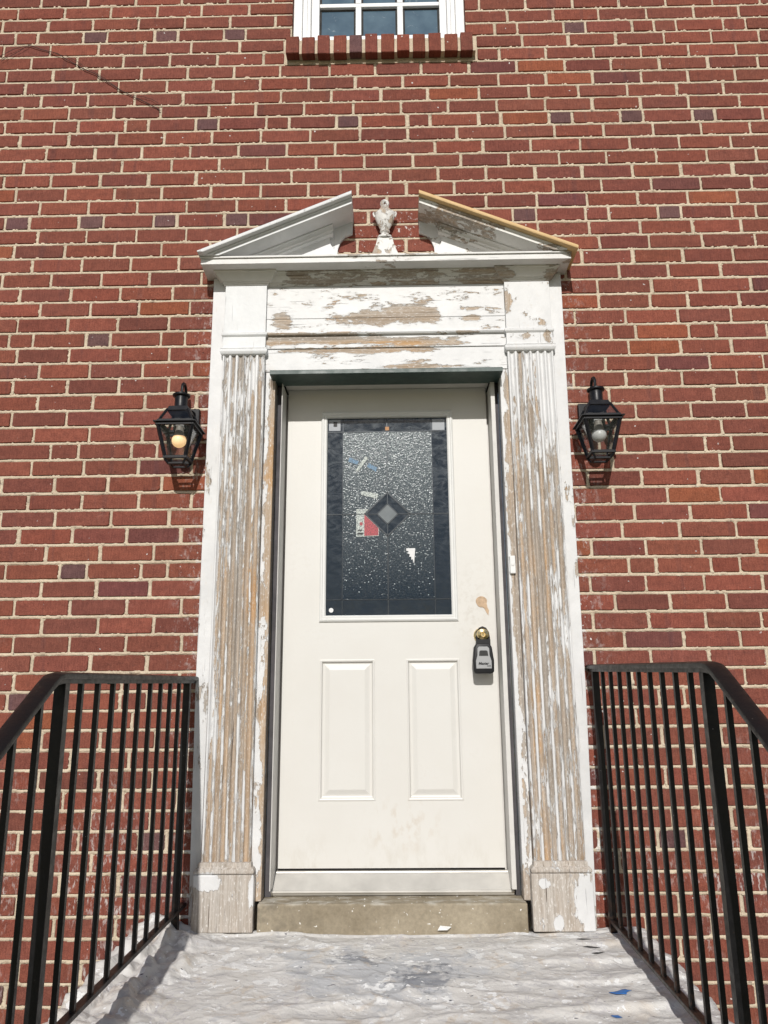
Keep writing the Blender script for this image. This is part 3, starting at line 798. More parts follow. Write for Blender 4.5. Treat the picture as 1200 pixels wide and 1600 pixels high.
for k in range(-7, 66):
    zb_ = (56.5-k)*H
    if zb_ < -0.5 or zb_ > 4.95: continue
    spans = [(-JX, JX)]
    if zb_ < 2.72: spans = [(-JX, -0.71), (0.71, JX)]
    elif WZ0-0.16 < zb_ < WZ0+0.02: spans = [(-JX, -0.505), (0.463, JX)]
    elif zb_ > WZ0: spans = [(-JX, -0.469), (0.410, JX)]
    for (a, b) in spans: joint_strip((a, zb_), (b, zb_), MJ/2, k*3+500+int(a*10))
for b_ in bricks:
    k, p, q = b_[0], b_[1], b_[2]
    if abs(p) > JX or not (-0.5 < b_[3] < 4.9): continue
    nx = rightn.get((k, round(q, 4)))
    if nx is None: continue
    joint_strip(((q+nx)/2, b_[3]-0.004), ((q+nx)/2, b_[4]+0.004), (nx-q)/2, int(abs(q)*9999)+k+100)
bricks.sort(key=score)
singles, rest = bricks[:299], bricks[299:]
for b in singles:
    V, F = brick_geo(b[1], b[2], b[3], b[4], random.Random(int(b[6]*1e9)))
    me = bpy.data.meshes.new('brick'); me.from_pydata(V, [], F); me.update()
    put_color(me, [b[5]]*len(F))
    link('brick', me, M['brick'], wall)
mb = MB(); cols = []
for b in rest:
    V, F = brick_geo(b[1], b[2], b[3], b[4], random.Random(int(b[6]*1e9)))
    mb.add(V, F); cols += [b[5]]*len(F)
me = bpy.data.meshes.new('brickwork'); me.from_pydata(mb.V, [], mb.F); me.update()
put_color(me, cols)
link('brickwork', me, M['brick'], wall, kind='stuff')
JVa = np.concatenate(JV).astype(np.float32); JFa = np.concatenate(JF).astype(np.int32)
me = bpy.data.meshes.new('joint_mortar')
me.vertices.add(len(JVa)); me.vertices.foreach_set('co', JVa.ravel())
me.loops.add(JFa.size); me.loops.foreach_set('vertex_index', JFa.ravel())
me.polygons.add(len(JFa)); me.polygons.foreach_set('loop_start', np.arange(0, JFa.size, 4, dtype=np.int32)); me.polygons.foreach_set('loop_total', np.full(len(JFa), 4, dtype=np.int32))
me.update(calc_edges=True); me.validate()
link('joint_mortar', me, M['mortar'], wall, smooth=True)
# rowlock sill under the window: twelve bricks on edge
rng = random.Random(77)
for i in range(12):
    x0 = -0.489 + i*0.0786; x1 = x0+0.0625+rng.uniform(-0.003, 0.003)
    y0, z1 = -0.050+rng.uniform(-0.003, 0.003), 4.045+rng.uniform(-0.005, 0.005)
    z0 = 3.940+rng.uniform(-0.004, 0.004)
    m = MB(); m.box(x0, x1, y0, 0.135, z0, z1)
    me = bpy.data.meshes.new('sill_brick'); 
    bm = bmesh.new(); me.from_pydata(m.V, [], m.F); bm.from_mesh(me)
    for v in bm.verts:
        if v.co.y > 0: v.co.z += 0.022
        v.co += Vector((rng.uniform(-.001, .001), rng.uniform(-.001, .001), rng.uniform(-.001, .001)))
    bmesh.ops.bevel(bm, geom=bm.edges[:], offset=0.003, segments=1, affect='EDGES')
    bmesh.ops.recalc_face_normals(bm, faces=bm.faces)
    bm.to_mesh(me); bm.free()
    put_color(me, [brick_color(rng, rng.random() < 0.35)]*len(me.polygons))
    link('sill_brick', me, M['brick'], wall)
m = MB()
m.box(-0.488, 0.450, -0.036, 0.13, 3.950, 4.030)
m.box(-0.50, 0.46, 0.0015, 0.10, 3.922, 3.9495)
m.build('sill_mortar', M['mortar'], wall)

# ================================================================== WINDOW
win = empty('window', (-0.03, 0.07, 4.06), 'white multi pane window with blue reflecting glass above its brick sill', 'window')
m = MB()
def frame(m, x0, x1, z0, z1, w, y0, y1):
    m.box(x0, x0+w, y0, y1, z0, z1); m.box(x1-w, x1, y0, y1, z0, z1)
    m.box(x0+w, x1-w, y0, y1, z1-w, z1); m.box(x0+w, x1-w, y0, y1, z0, z0+w)
frame(m, -0.466, 0.408, 4.075, 5.41, 0.045, 0.030, 0.20)
m.build('outer_frame', M['vinyl'], win, bevel=0.004)
m = MB(); frame(m, -0.4205, 0.3625, 4.08, 5.36, 0.022, 0.045, 0.20); m.build('frame_step', M['vinyl'], win, bevel=0.003)
m = MB(); frame(m, -0.398, 0.340, 4.085, 5.33, 0.020, 0.037, 0.20); m.build('side_moulding', M['vinyl'], win, bevel=0.004)
GX = [(-0.337, -0.150), (-0.120, 0.066), (0.096, 0.284)]
rows = [(4.135, 4.342), (4.366, 4.60), (4.66, 4.87), (4.895, 5.13)]
m = MB()
m.box(-0.3775, -0.337, 0.062, 0.10, 4.10, 5.18); m.box(0.284, 0.3195, 0.062, 0.10, 4.10, 5.18)
m.box(-0.337, 0.284, 0.062, 0.10, 4.10, 4.135); m.box(-0.337, 0.284, 0.058, 0.10, 4.60, 4.66); m.box(-0.337, 0.284, 0.062, 0.10, 5.13, 5.18)
m.build('sash', M['vinyl'], win, bevel=0.003)
m = MB()
for (za, zb) in ((4.342, 4.366), (4.87, 4.895)): m.box(-0.337, 0.284, 0.070, 0.098, za, zb)
m.build('glazing_bar', M['vinyl'], win, bevel=0.003)
for (xa, xb) in ((-0.150, -0.120), (0.066, 0.096)):
    m = MB()
    for za, zb in rows: m.box(xa, xb, 0.0695, 0.098, za, zb)
    m.build('glazing_bar', M['vinyl'], win, bevel=0.003)
for (xa, xb) in GX:
    for (za, zb) in rows:
        m = MB(); m.box(xa, xb, 0.088, 0.094, za, zb)
        p = m.build('pane', M['pane'], win)
        m = MB(); frame(m, xa+0.0005, xb-0.0005, za+0.0005, zb-0.0005, 0.009, 0.0855, 0.0878)
        m.build('pane_edge_shade', M['seal_shade'], p)  # dark band standing in for the screen's shadow along the pane edges
m = MB(); m.box(-0.377, 0.319, 0.101, 0.45, 4.08, 5.18); m.build('room_dark_block', M['dark'], win)  # solid near-black block in place of the unlit room

# ================================================================== DOOR SURROUND
sur = empty('door_surround', (0, 0, 0), 'peeling white wooden door surround with fluted pilasters and broken pediment', 'door surround')
# side boards and inner boards
mL = MB(); mL.prism([(-0.772, 0.0), (-0.7545, 0.0), (-0.7355, 0.2), (-0.7355, 2.726), (-0.796, 2.726), (-0.793, 1.9), (-0.789, 0.9)], -0.022, 0.0)
mL.build('side_board', M['case_l'], sur, bevel=0.002)
mR = MB(); mR.prism([(0.735, 0.0), (0.762, 0.0), (0.781, 0.9), (0.785, 1.8), (0.794, 2.6), (0.794, 2.726), (0.735, 2.726)], -0.022, 0.0)
mR.build('side_board', M['case_r'], sur, bevel=0.002)
m = MB(); m.box(-0.5425, -0.500, -0.020, 0.045, 0.096, 2.257); m.build('inner_board', M['in_l'], sur, bevel=0.003)
m = MB(); m.box(0.495, 0.5335, -0.020, 0.045, 0.096, 2.257); m.build('inner_board', M['in_r'], sur, bevel=0.003)

# fluted pilasters
def flute_profile(x0, x1, y0, nfl=6):
    """plan outline of a fluted shaft"""
    w = x1-x0; fil = 0.0075; fl = (w - fil*(nfl+1))/nfl
    pts = [(x0, 0.0), (x0, y0+0.002), (x0+0.002, y0)]
    x = x0+fil
    for i in range(nfl):
        for s in range(0, 9):
            t = s/8.0
            pts.append((x+fl*t, y0 + 0.0115*math.sin(math.pi*t)**0.8))
        x += fl+fil
    pts += [(x1-0.002, y0), (x1, y0+0.002), (x1, 0.0)]
    return pts
def shaft(x0b, x1b, x0t, x1t, zb, zt, mat, parent):
    A = flute_profile(x0b, x1b, -0.046); B = flute_profile(x0t, x1t, -0.046); n = len(A)
    V = []; F = []; ns = 24
    for j in range(ns+1):
        t = j/ns; z = zb+(zt-zb)*t
        for (a, b) in zip(A, B): V.append((a[0]+(b[0]-a[0])*t, a[1]+(b[1]-a[1])*t, z))
    for j in range(ns):
        for i in range(n-1):
            F.append((j*n+i, j*n+i+1, (j+1)*n+i+1, (j+1)*n+i))
    m = MB(); m.add(V, F)
    o = m.build('fluted_shaft', mat, parent, smooth=True, angle=28)
    fidx = []; fdep = []
    for i in range(n):
        q = (i-3)/9.0
        if i < 3 or i >= n-3: fidx.append(-1.0 if i < 3 else 9.0); fdep.append(0.0)
        else:
            t = (i-3) % 9; fidx.append(float(int(q)) + (0.0 if 0 < t < 8 else (-0.5 if t == 0 else 0.5))); fdep.append(math.sin(math.pi*t/8.0))
    for nm, arr in (('fidx', fidx), ('fdep', fdep)):
        at = o.data.attributes.new(nm, 'FLOAT', 'POINT')
        at.data.foreach_set('value', np.array(arr*(ns+1), dtype=np.float32))
    return o
def wrap(m, x0, x1, yf, prof, yb=-0.0005):
    """moulding that wraps a pilaster: prof [(outset,z)] bottom to top"""
    V = []; F = []
    for o_, z in prof:
        V += [(x0-o_, yb, z), (x0-o_, yf-o_, z), (x1+o_, yf-o_, z), (x1+o_, yb, z)]
    n = len(prof)
    for j in range(n-1):
        for i in range(3): F.append((j*4+i, j*4+i+1, (j+1)*4+i+1, (j+1)*4+i))
        F.append((j*4+3, j*4, (j+1)*4, (j+1)*4+3))
    F.append((3, 2, 1, 0)); F.append(((n-1)*4, (n-1)*4+1, (n-1)*4+2, (n-1)*4+3))
    return m.add(V, F)
for side, (b0, b1, t0, t1), pm, cm, bm_, lab in (
        (-1, (-0.728, -0.541, -0.734, -0.546), M['pil_l'], M['white'], M['base_l'], 'left'),
        (1, (0.536, 0.731, 0.531, 0.733), M['pil_r'], M['block_r'], M['base_r'], 'right')):
    pe = empty('pilaster', (0, 0, 0)); pe.parent = sur
    pe['label'] = 'left fluted pilaster, mostly bare tan wood' if side < 0 else 'right fluted pilaster with white upper flutes'
    shaft(b0, b1, t0, t1, 0.240, 2.3295, pm, pe)
    # capital: astragal, neck, small bead, block
    m = MB()
    wrap(m, t0, t1, -0.046, [(0.0, 2.330), (0.006, 2.333), (0.009, 2.338), (0.0115, 2.345), (0.0115, 2.352), (0.008, 2.358), (0.010, 2.3595), (0.010, 2.3625), (0.002, 2.364), (0.0015, 2.418), (0.004, 2.420), (0.0085, 2.426), (0.009, 2.436), (0.0035, 2.441), (0.0, 2.442), (0.0, 2.672)])
    m.build('capital', cm, pe, bevel=0.0008, seg=1)
    # base moulding + plinth
    bx0, bx1 = (-0.752, -0.522) if side < 0 else (0.519, 0.748)
    m = MB()
    wrap(m, bx0+0.018, bx1-0.018, -0.050, [(0.0, 0.199), (0.014, 0.2005), (0.017, 0.205), (0.017, 0.212), (0.012, 0.219), (0.006, 0.223), (0.004, 0.238), (0.0, 0.240)])
    m.build('base_moulding', bm_, pe, bevel=0.001, seg=1)
    m = MB(); m.box(bx0, bx1, -0.066, -0.0225, 0.0, 0.1985); m.build('plinth', bm_, pe, bevel=0.004)
# frieze and architrave
m = MB(); m.box(-0.5455, 0.5305, -0.030, 0.05, 2.512, 2.672); m.box(-0.5455, 0.5305, -0.0295, 0.05, 2.4445, 2.5105)
m.build('frieze', M['frieze'], sur, bevel=0.0012, seg=1)
m = MB(); m.sweepx([(-0.028, 2.444), (-0.040, 2.441), (-0.044, 2.434), (-0.040, 2.428), (-0.031, 2.425), (0.05, 2.425), (0.05, 2.444)], -0.5455, 0.5305)
m.build('bead_moulding', M['archi'], sur, smooth=True)
m = MB(); m.box(-0.5455, 0.5305, -0.029, 0.05, 2.366, 2.4245); m.box(-0.5455, 0.5305, -0.024, 0.05, 2.2575, 2.3645)
m.build('lintel_board', M['archi'], sur, bevel=0.0015, seg=1)
# crown moulding wrapping the pilaster tops
def sweep_path(m, path, prof):
    n = len(path); V = []; F = []
    P = [Vector((x, y)) for x, y in path]
    def nrm(a, b):
        d = (b-a).normalized(); return Vector((d.y, -d.x))
    for i in range(n):
        if i == 0: off = nrm(P[0], P[1])
        elif i == n-1: off = nrm(P[-2], P[-1])
        else:
            a = nrm(P[i-1], P[i]); b = nrm(P[i], P[i+1]); off = (a+b)/ (1+a.dot(b))
        for o_, z in prof: V.append((P[i].x+off.x*o_, P[i].y+off.y*o_, z))
    k = len(prof)
    for i in range(n-1):
        for j in range(k-1):
            F.append((i*k+j, (i+1)*k+j, (i+1)*k+j+1, i*k+j+1))
    return m.add(V, F)
m = MB()
prof = [(-0.01, 2.673), (0.0035, 2.673), (0.0045, 2.679), (0.008, 2.680), (0.009, 2.686)]
for s in range(7):
    t = s/6; prof.append((0.011+0.029*t, 2.688+0.032*(1-math.cos(t*math.pi/2))))
prof += [(0.044, 2.7205), (0.046, 2.7275), (-0.01, 2.7275)]
sweep_path(m, [(-0.736, 0.0), (-0.736, -0.046), (-0.544, -0.046), (-0.544, -0.030), (0.530, -0.030), (0.530, -0.046), (0.731, -0.046), (0.731, 0.0)], prof)
m.build('crown_moulding', M['crown'], sur)
m = MB(); m.box(-0.829, 0.819, -0.138, -0.0005, 2.728, 2.7535); m.box(-0.833, 0.823, -0.145, -0.0005, 2.7545, 2.7635)
m.build('cornice', M['corona'], sur, bevel=0.0015, seg=2)
# raking cornices
th_ = math.atan(0.424)
def zr_left(x): return 3.064 + (x+0.154)*0.4255
def zr_right(x): return 3.062 - (x-0.149)*0.4210
bead = [(-0.0005, 0.0), (-0.172, 0.0), (-0.178, -0.001), (-0.182, -0.004), (-0.1840, -0.009), (-0.1840, -0.0165), (-0.1820, -0.021), (-0.176, -0.0235), (-0.0005, -0.0235)]
lower = [(-0.0005, -0.0240), (-0.160, -0.0242), (-0.160, -0.0305), (-0.1565, -0.0315), (-0.1545, -0.0335), (-0.1525, -0.0345), (-0.1525, -0.0480), (-0.0005, -0.0480)]
main = bead[:7] + lower[1:7] + [(-0.0005, -0.0480)]
bed = [(-0.0005, -0.0485), (-0.064, -0.0485), (-0.064, -0.055), (-0.059, -0.059), (-0.055, -0.066), (-0.053, -0.075), (-0.047, -0.080), (-0.0465, -0.0885), (-0.036, -0.094), (-0.0305, -0.094), (-0.0005, -0.094)]
m = MB(); m.sweepx(bead, -0.836, -0.154, zr_left); m.sweepx(lower, -0.832, -0.1545, zr_left)
rk = m.build('raking_cornice', M['white'], sur, smooth=True, clipz=2.764, label='white primed left slope of the pediment')
m = MB(); m.sweepx(bed, -0.80, -0.246, zr_left); m.build('bed_moulding', M['white'], rk, clipz=2.7645)
m = MB(); m.sweepx(lower, 0.149, 0.838, zr_right)
rk = m.build('raking_cornice', M['rake_r'], sur, smooth=True, clipz=2.764, label='flaking right slope of the pediment')
m = MB(); m.sweepx(bed, 0.238, 0.80, zr_right); m.build('bed_moulding', M['rake_r'], rk, clipz=2.7645)
m = MB(); m.sweepx(bead, 0.149, 0.842, zr_right); m.build('wood_strip', M['pine'], rk, smooth=True, label='new bare pine strip along the right slope', clipz=2.752)
# tympanum boards with their curved inner ends
tl = [(-0.79, 2.764), (-0.205, 2.764), (-0.222, 2.80), (-0.229, 2.84), (-0.226, 2.875), (-0.214, 2.91), (-0.193, 2.938), (-0.158, 2.952), (-0.158, 3.016)]
tf = [(-0.79, 2.764), (-0.190, 2.764), (-0.208, 2.80), (-0.226, 2.838), (-0.242, 2.862), (-0.258, 2.886), (-0.263, 2.91), (-0.262, 2.99)]
m = MB(); m.prism(tl, -0.014, -0.0005); m.prism(tf, -0.030, -0.0142); m.build('tympanum', M['white'], sur, bevel=0.0012, seg=1)
trr = [(-x-0.006 if abs(x) < 0.4 else -x, z) for x, z in tl][::-1]
tfr = [(-x-0.006 if abs(x) < 0.4 else -x, z) for x, z in tf][::-1]
m = MB(); m.prism(trr, -0.014, -0.0005); m.prism(tfr, -0.030, -0.0142); m.build('tympanum', M['tymp'], sur, bevel=0.0015, seg=1)
# urn on a flared block between the slopes
ux = -0.007
m = MB(); pl_ = [(-0.085, 2.764), (-0.078, 2.79), (-0.066, 2.815), (-0.052, 2.85), (-0.041, 2.88), (-0.034, 2.912)]
m.prism([(ux+x, z) for x, z in pl_] [::1] + [(ux-x, z) for x, z in pl_[::-1]], -0.044, -0.0005)
urn = m.build('urn', M['urn'], sur, bevel=0.002, label='small carved urn on a flared block')
m = MB()
m.lathe(ux, -0.034, [(0.001, 2.913), (0.033, 2.9135), (0.033, 2.922), (0.020, 2.929), (0.017, 2.936), (0.024, 2.944), (0.022, 2.950), (0.019, 2.953), (0.023, 2.960), (0.030, 2.975), (0.037, 2.992), (0.0435, 3.010), (0.0475, 3.030), (0.048, 3.040), (0.046, 3.047), (0.040, 3.050), (0.032, 3.058), (0.023, 3.068), (0.019, 3.075), (0.0185, 3.082), (0.001, 3.083)], 32, 0.62)
m.build('vase', M['urn'], urn, smooth=True)
m = MB()
ring = [(ux+0.0125*math.cos(a), -0.034, 3.094+0.0135*math.sin(a)) for a in [math.pi*2*i/18-1.57 for i in range(19)]]
m.tube(ring, 0.0092, 8); m.build('finial', M['urn'], urn, smooth=True)
for s in (-1, 1):
    m = MB(); m.tube([(ux+s*0.046, -0.034, 3.046), (ux+s*0.051, -0.034, 3.049), (ux+s*0.0535, -0.034, 3.042), (ux+s*0.051, -0.034, 3.032), (ux+s*0.047, -0.034, 3.024)], 0.0042, 7)
    m.build('ear', M['urn'], urn, smooth=True)

# drip cap
m = MB(); m.sweepx([(-0.0245, 2.256), (-0.084, 2.238), (-0.090, 2.234), (-0.090, 2.216), (-0.082, 2.2155), (-0.0195, 2.2155), (0.04, 2.2155), (0.04, 2.256)], -0.514, 0.500)
m.build('drip_cap', M['green'], sur, bevel=0.0015, label='dark green metal drip cap over the door')

# ================================================================== DOOR STEP + FRAME + DOOR
m = MB(); m.box(-0.5085, 0.5025, -0.052, 0.25, -0.05, 0.0945)
o = m.build('door_step', M['stone'], None, bevel=0.006, seg=3); tag(o, 'tan concrete door step spotted with paint drips under the threshold', 'step')
m = MB(); m.add([(0.165, -0.063, 0.0), (0.20, -0.075, 0.004), (0.215, -0.06, 0.010), (0.175, -0.052, 0.012), (0.165, -0.063, 0.0015), (0.20, -0.075, 0.0055), (0.215, -0.06, 0.0115), (0.175, -0.052, 0.0135)],
    [(0, 1, 2, 3), (7, 6, 5, 4), (0, 4, 5, 1), (1, 5, 6, 2), (2, 6, 7, 3), (3, 7, 4, 0)])
for v in range(len(m.V)): m.V[v] = (m.V[v][0], m.V[v][1], m.V[v][2]+0.006)
o = m.build('paint_flake', M['chip']); tag(o, 'curled white paint flake lying against the concrete step', 'paint flake')

fr = empty('door_frame', (0, 0.05, 0.10), 'off white door frame with aluminium threshold set inside the peeling surround', 'door frame')
m = MB(); m.box(-0.4740, -0.4700, 0.006, 0.20, 0.125, 2.2145); m.box(-0.4700, -0.462, 0.158, 0.20, 0.125, 2.2145); m.build('jamb', M['jamb'], fr, bevel=0.0015)
m = MB(); m.box(0.4570, 0.4755, 0.022, 0.20, 0.125, 2.2145); m.box(0.449, 0.4570, 0.158, 0.20, 0.125, 2.2145); m.build('jamb', M['jamb'], fr, bevel=0.0015)
m = MB(); m.box(-0.4695, 0.4565, 0.040, 0.20, 2.2335, 2.2455); m.build('head', M['jamb'], fr, bevel=0.0015)
m = MB(); m.box(-0.4995, -0.4742, 0.05, 0.20, 0.096, 2.2145); m.box(0.4757, 0.4947, 0.06, 0.20, 0.096, 2.2145); m.box(-0.529, 0.529, 0.14, 0.22, 2.246, 2.29)
m.build('gap_shade_strip', M['gap'], fr)  # filler strips coloured as the shaded gap beside the jambs
m = MB(); m.sweepx([(0.055, 0.106), (0.050, 0.109), (0.050, 0.114), (0.056, 0.117), (0.060, 0.117), (0.112, 0.163), (0.118, 0.166), (0.124, 0.166), (0.126, 0.172), (0.20, 0.172), (0.20, 0.098), (0.060, 0.098)], -0.478, 0.470)
m.build('threshold', M['alu'], fr, bevel=0.0008, seg=1)
m = MB(); m.box(-0.4612, 0.4482, 0.140, 0.165, 0.1722, 0.1815); m.build('sweep_seal', M['seal_shade'], fr)

DY = 0.130
door = empty('front_door', (0, DY, 0.18), 'cream front door with decorative leaded glass above two raised panels', 'door')
LX0, LX1, LZ0, LZ1 = -0.279, 0.264, 1.190, 2.094          # glass
PX = [(-0.302, -0.068), (0.064, 0.292)]; PZ0, PZ1 = 0.436, 1.003
D0, D1, Dz0, Dz1 = -0.4605, 0.4475, 0.182, 2.2315
m = MB()
OX0, OX1, OZ0, OZ1 = LX0-0.012, LX1+0.012, LZ0-0.012, LZ1+0.012
m.box(D0, OX0, DY, DY+0.044, Dz0, Dz1); m.box(OX1, D1, DY, DY+0.044, Dz0, Dz1)
m.box(OX0, OX1, DY, DY+0.044, OZ1, Dz1)
m.box(OX0, OX1, DY, DY+0.044, PZ1, OZ0)
m.box(OX0, OX1, DY, DY+0.044, Dz0, PZ0)
# stiles around the panels
xs = [OX0, PX[0][0], PX[0][1], PX[1][0], PX[1][1], OX1]
for a, b in ((0, 1), (2, 3), (4, 5)):
    if xs[b]-xs[a] > 0: m.box(xs[a], xs[b], DY, DY+0.044, PZ0, PZ1)
# left panel starts left of the glass opening, so trim is handled by the panel mesh (below)
me = bpy.data.meshes.new('slab'); me.from_pydata(m.V, [], m.F)
bm = bmesh.new()
# build the slab front as one clean sheet with holes instead
bm.free()
def sheet_with_holes(x0, x1, z0, z1, holes, y0, y1):
    X = sorted({x0, x1, *[h[0] for h in holes], *[h[1] for h in holes]}); Z = sorted({z0, z1, *[h[2] for h in holes], *[h[3] for h in holes]})
    mm = MB(); idx = {}
    bm = bmesh.new()
    for i, x in enumerate(X):
        for j, z in enumerate(Z): idx[i, j] = bm.verts.new((x, y0, z))
    for i in range(len(X)-1):
        for j in range(len(Z)-1):
            cx, cz = (X[i]+X[i+1])/2, (Z[j]+Z[j+1])/2
            if any(h[0] < cx < h[1] and h[2] < cz < h[3] for h in holes): continue
            bm.faces.new((idx[i, j], idx[i+1, j], idx[i+1, j+1], idx[i, j+1]))
    r = bmesh.ops.extrude_face_region(bm, geom=bm.faces[:])
    for v in r['geom']:
        if isinstance(v, bmesh.types.BMVert): v.co.y = y1
    bmesh.ops.recalc_face_normals(bm, faces=bm.faces)
    for v in [v for v in bm.verts if not v.link_faces]: bm.verts.remove(v)
    return bm
bm = sheet_with_holes(D0, D1, Dz0, Dz1, [(OX0, OX1, OZ0, OZ1), (PX[0][0], PX[0][1], PZ0, PZ1), (PX[1][0], PX[1][1], PZ0, PZ1)], DY, DY+0.044)
bpy.data.meshes.remove(me)
me = bpy.data.meshes.new('slab'); bm.to_mesh(me); bm.free()
link('slab', me, M['door'], door)
def ringed(name, x0, x1, z0, z1, prof, mat, parent, fill=True):
    """concentric rectangular moulding; prof [(inset, y)]"""
    V = []; F = []
    for ins, y in prof:
        V += [(x0+ins, y, z0+ins), (x1-ins, y, z0+ins), (x1-ins, y, z1-ins), (x0+ins, y, z1-ins)]
    n = len(prof)
    for j in range(n-1):
        for i in range(4):
            k = (i+1) % 4
            F.append((j*4+i, j*4+k, (j+1)*4+k, (j+1)*4+i))
    if fill: F.append(tuple((n-1)*4+i for i in range(4)))
    return fromdata(name, V, F, mat, parent)
pp = [(0.0, DY+0.002), (0.0, DY-0.0015), (0.004, DY-0.003), (0.009, DY-0.0015), (0.0125, DY+0.008), (0.018, DY+0.0095), (0.024, DY+0.0085), (0.042, DY+0.0015), (0.0435, DY+0.0012)]
for (a, b) in PX: ringed('raised_panel', a, b, PZ0, PZ1, pp, M['door'], door)
M['lite'] = simple('white_lite_frame', (0.70, 0.70, 0.68), 0.4, var=0.03)
lp = [(-0.028, DY+0.001), (-0.028, DY-0.005), (-0.022, DY-0.010), (-0.017, DY-0.0105), (-0.014, DY-0.007), (-0.006, DY-0.008), (-0.001, DY-0.004), (0.0, DY+0.001), (0.0, DY+0.022), (-0.004, DY+0.022)]
ringed('glass_frame', LX0, LX1, LZ0, LZ1, lp, M['lite'], door, fill=False)
# glazing
GY = DY+0.014
TX0, TX1, TZ0, TZ1 = -0.209, 0.195, 1.259, 2.029
cx, cz, dd, di = -0.0085, 1.641, 0.100, 0.046
gl = empty('leaded_glass', (0, GY, 1.19)); gl.parent = door; gl.location = Vector((0, GY, 1.19)) - Vector(door.location)
def gpoly(name, pts, mat, dy=0.0, th=0.004):
    m = MB(); m.prism(pts, GY+dy, GY+dy+th); return m.build(name, mat, gl)
for sx in (-1, 1):
    for sz in (-1, 1):
        xo = TX0 if sx < 0 else TX1; zo = TZ0 if sz < 0 else TZ1
        pts = [(xo, cz), (cx+sx*dd, cz), (cx, cz+sz*dd), (cx, zo), (xo, zo)]
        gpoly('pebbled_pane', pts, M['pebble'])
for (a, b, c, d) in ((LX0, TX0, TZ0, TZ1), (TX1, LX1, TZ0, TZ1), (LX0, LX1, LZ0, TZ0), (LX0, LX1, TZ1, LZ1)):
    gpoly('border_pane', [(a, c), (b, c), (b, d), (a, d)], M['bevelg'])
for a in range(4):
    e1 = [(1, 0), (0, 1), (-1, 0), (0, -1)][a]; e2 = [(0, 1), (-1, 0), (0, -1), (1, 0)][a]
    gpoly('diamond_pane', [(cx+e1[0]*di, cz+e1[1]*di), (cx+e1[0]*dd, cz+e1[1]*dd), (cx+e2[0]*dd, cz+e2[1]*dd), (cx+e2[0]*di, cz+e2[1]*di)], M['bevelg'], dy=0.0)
M['dia'] = simple('pale_bevelled_glass', (0.17, 0.19, 0.20), 0.15, var=0.15)
gpoly('diamond_centre', [(cx+di, cz), (cx, cz+di), (cx-di, cz), (cx, cz-di)], M['dia'], dy=-0.001)
cm_ = MB()
def came(a, b, w=0.0045):
    cm_.bar((a[0], GY-0.0005, a[1]), (b[0], GY-0.0005, b[1]), w, 0.003, up=Vector((0, 1, 0)))
came((cx, LZ0), (cx, cz-dd)); came((cx, cz+dd), (cx, LZ1)); came((LX0, cz), (cx-dd, cz), 0.0035); came((cx+dd, cz), (LX1, cz), 0.0035)
for a in range(4):
    e1 = [(1, 0), (0, 1), (-1, 0), (0, -1)][a]; e2 = [(0, 1), (-1, 0), (0, -1), (1, 0)][a]
    came((cx+e1[0]*dd, cz+e1[1]*dd), (cx+e2[0]*dd, cz+e2[1]*dd), 0.006); came((cx+e1[0]*di, cz+e1[1]*di), (cx+e2[0]*di, cz+e2[1]*di), 0.005)
    came((cx+e1[0]*di, cz+e1[1]*di), (cx+e1[0]*dd, cz+e1[1]*dd), 0.003)
for (a, b) in (((TX0, LZ0), (TX0, LZ1)), ((TX1, LZ0), (TX1, LZ1)), ((LX0, TZ0), (LX1, TZ0)), ((LX0, TZ1), (LX1, TZ1))): came(a, b, 0.0025)
cm_.build('lead_came', M['lead'], gl)
m = MB(); m.box(LX0-0.001, LX1+0.001, GY+0.030, GY+0.24, LZ0-0.001, LZ1+0.001); m.build('hallway_dark_block', M['dark'], gl)  # near-black block stands in for the unlit hallway
# things stuck to the glass: labels and tape
def mat_speck(name, c, d):
    n = NT(name); v = n.ramp(n.noise(1.0, 3, 0.65, k=(170, 0, 170)), 0.42, 0.54)
    return n.done(n.bsdf(color=n.mix(v, d, c), rough=0.5))
M['label_g'] = mat_speck('speckled_pale_label', (0.52, 0.56, 0.52), (0.10, 0.12, 0.13))
M['label_rg'] = mat_speck('speckled_red_label', (0.42, 0.045, 0.06), (0.16, 0.02, 0.03))
M['tape_g'] = mat_speck('speckled_blue_tape', (0.10, 0.22, 0.36), (0.05, 0.08, 0.11))
def stick(name, polys, label, cat):
    """polys: list of (points, material key); first is the body"""
    root = empty(name, (polys[0][0][0][0], GY, polys[0][0][0][1]), label, cat)
    for i, (pts, mk, dy) in enumerate(polys):
        m = MB(); m.prism(pts, GY-0.0012-dy, GY-0.0005-dy)
        m.build(('backing' if i == 0 else 'printed_area'), M[mk], root)
    return root
root = stick('paper_label', [([(-0.149, 1.538), (-0.048, 1.541), (-0.048, 1.5775), (-0.1135, 1.643), (-0.094, 1.6635), (-0.148, 1.664)], 'label_g', 0.0),
    ([(-0.112, 1.542), (-0.050, 1.544), (-0.050, 1.577), (-0.112, 1.639)], 'label_rg', 0.0008),
    ([(-0.142, 1.548), (-0.118, 1.548), (-0.118, 1.556), (-0.142, 1.556)], 'print', 0.0008),
    ([(-0.142, 1.565), (-0.122, 1.565), (-0.122, 1.570), (-0.142, 1.570)], 'print', 0.0008),
    ([(-0.132, 1.590), (-0.120, 1.590), (-0.120, 1.604), (-0.132, 1.604)], 'label_rg', 0.0008)],
    'red and white label behind the pebbled glass, left of the diamond', 'label')
m = MB(); m.prism([(0.073, 1.484), (0.112, 1.484), (0.106, 1.415), (0.099, 1.436), (0.094, 1.432), (0.094, 1.446), (0.085, 1.446), (0.088, 1.458), (0.077, 1.461), (0.083, 1.470), (0.072, 1.474)][::-1], GY-0.0016, GY-0.0006)
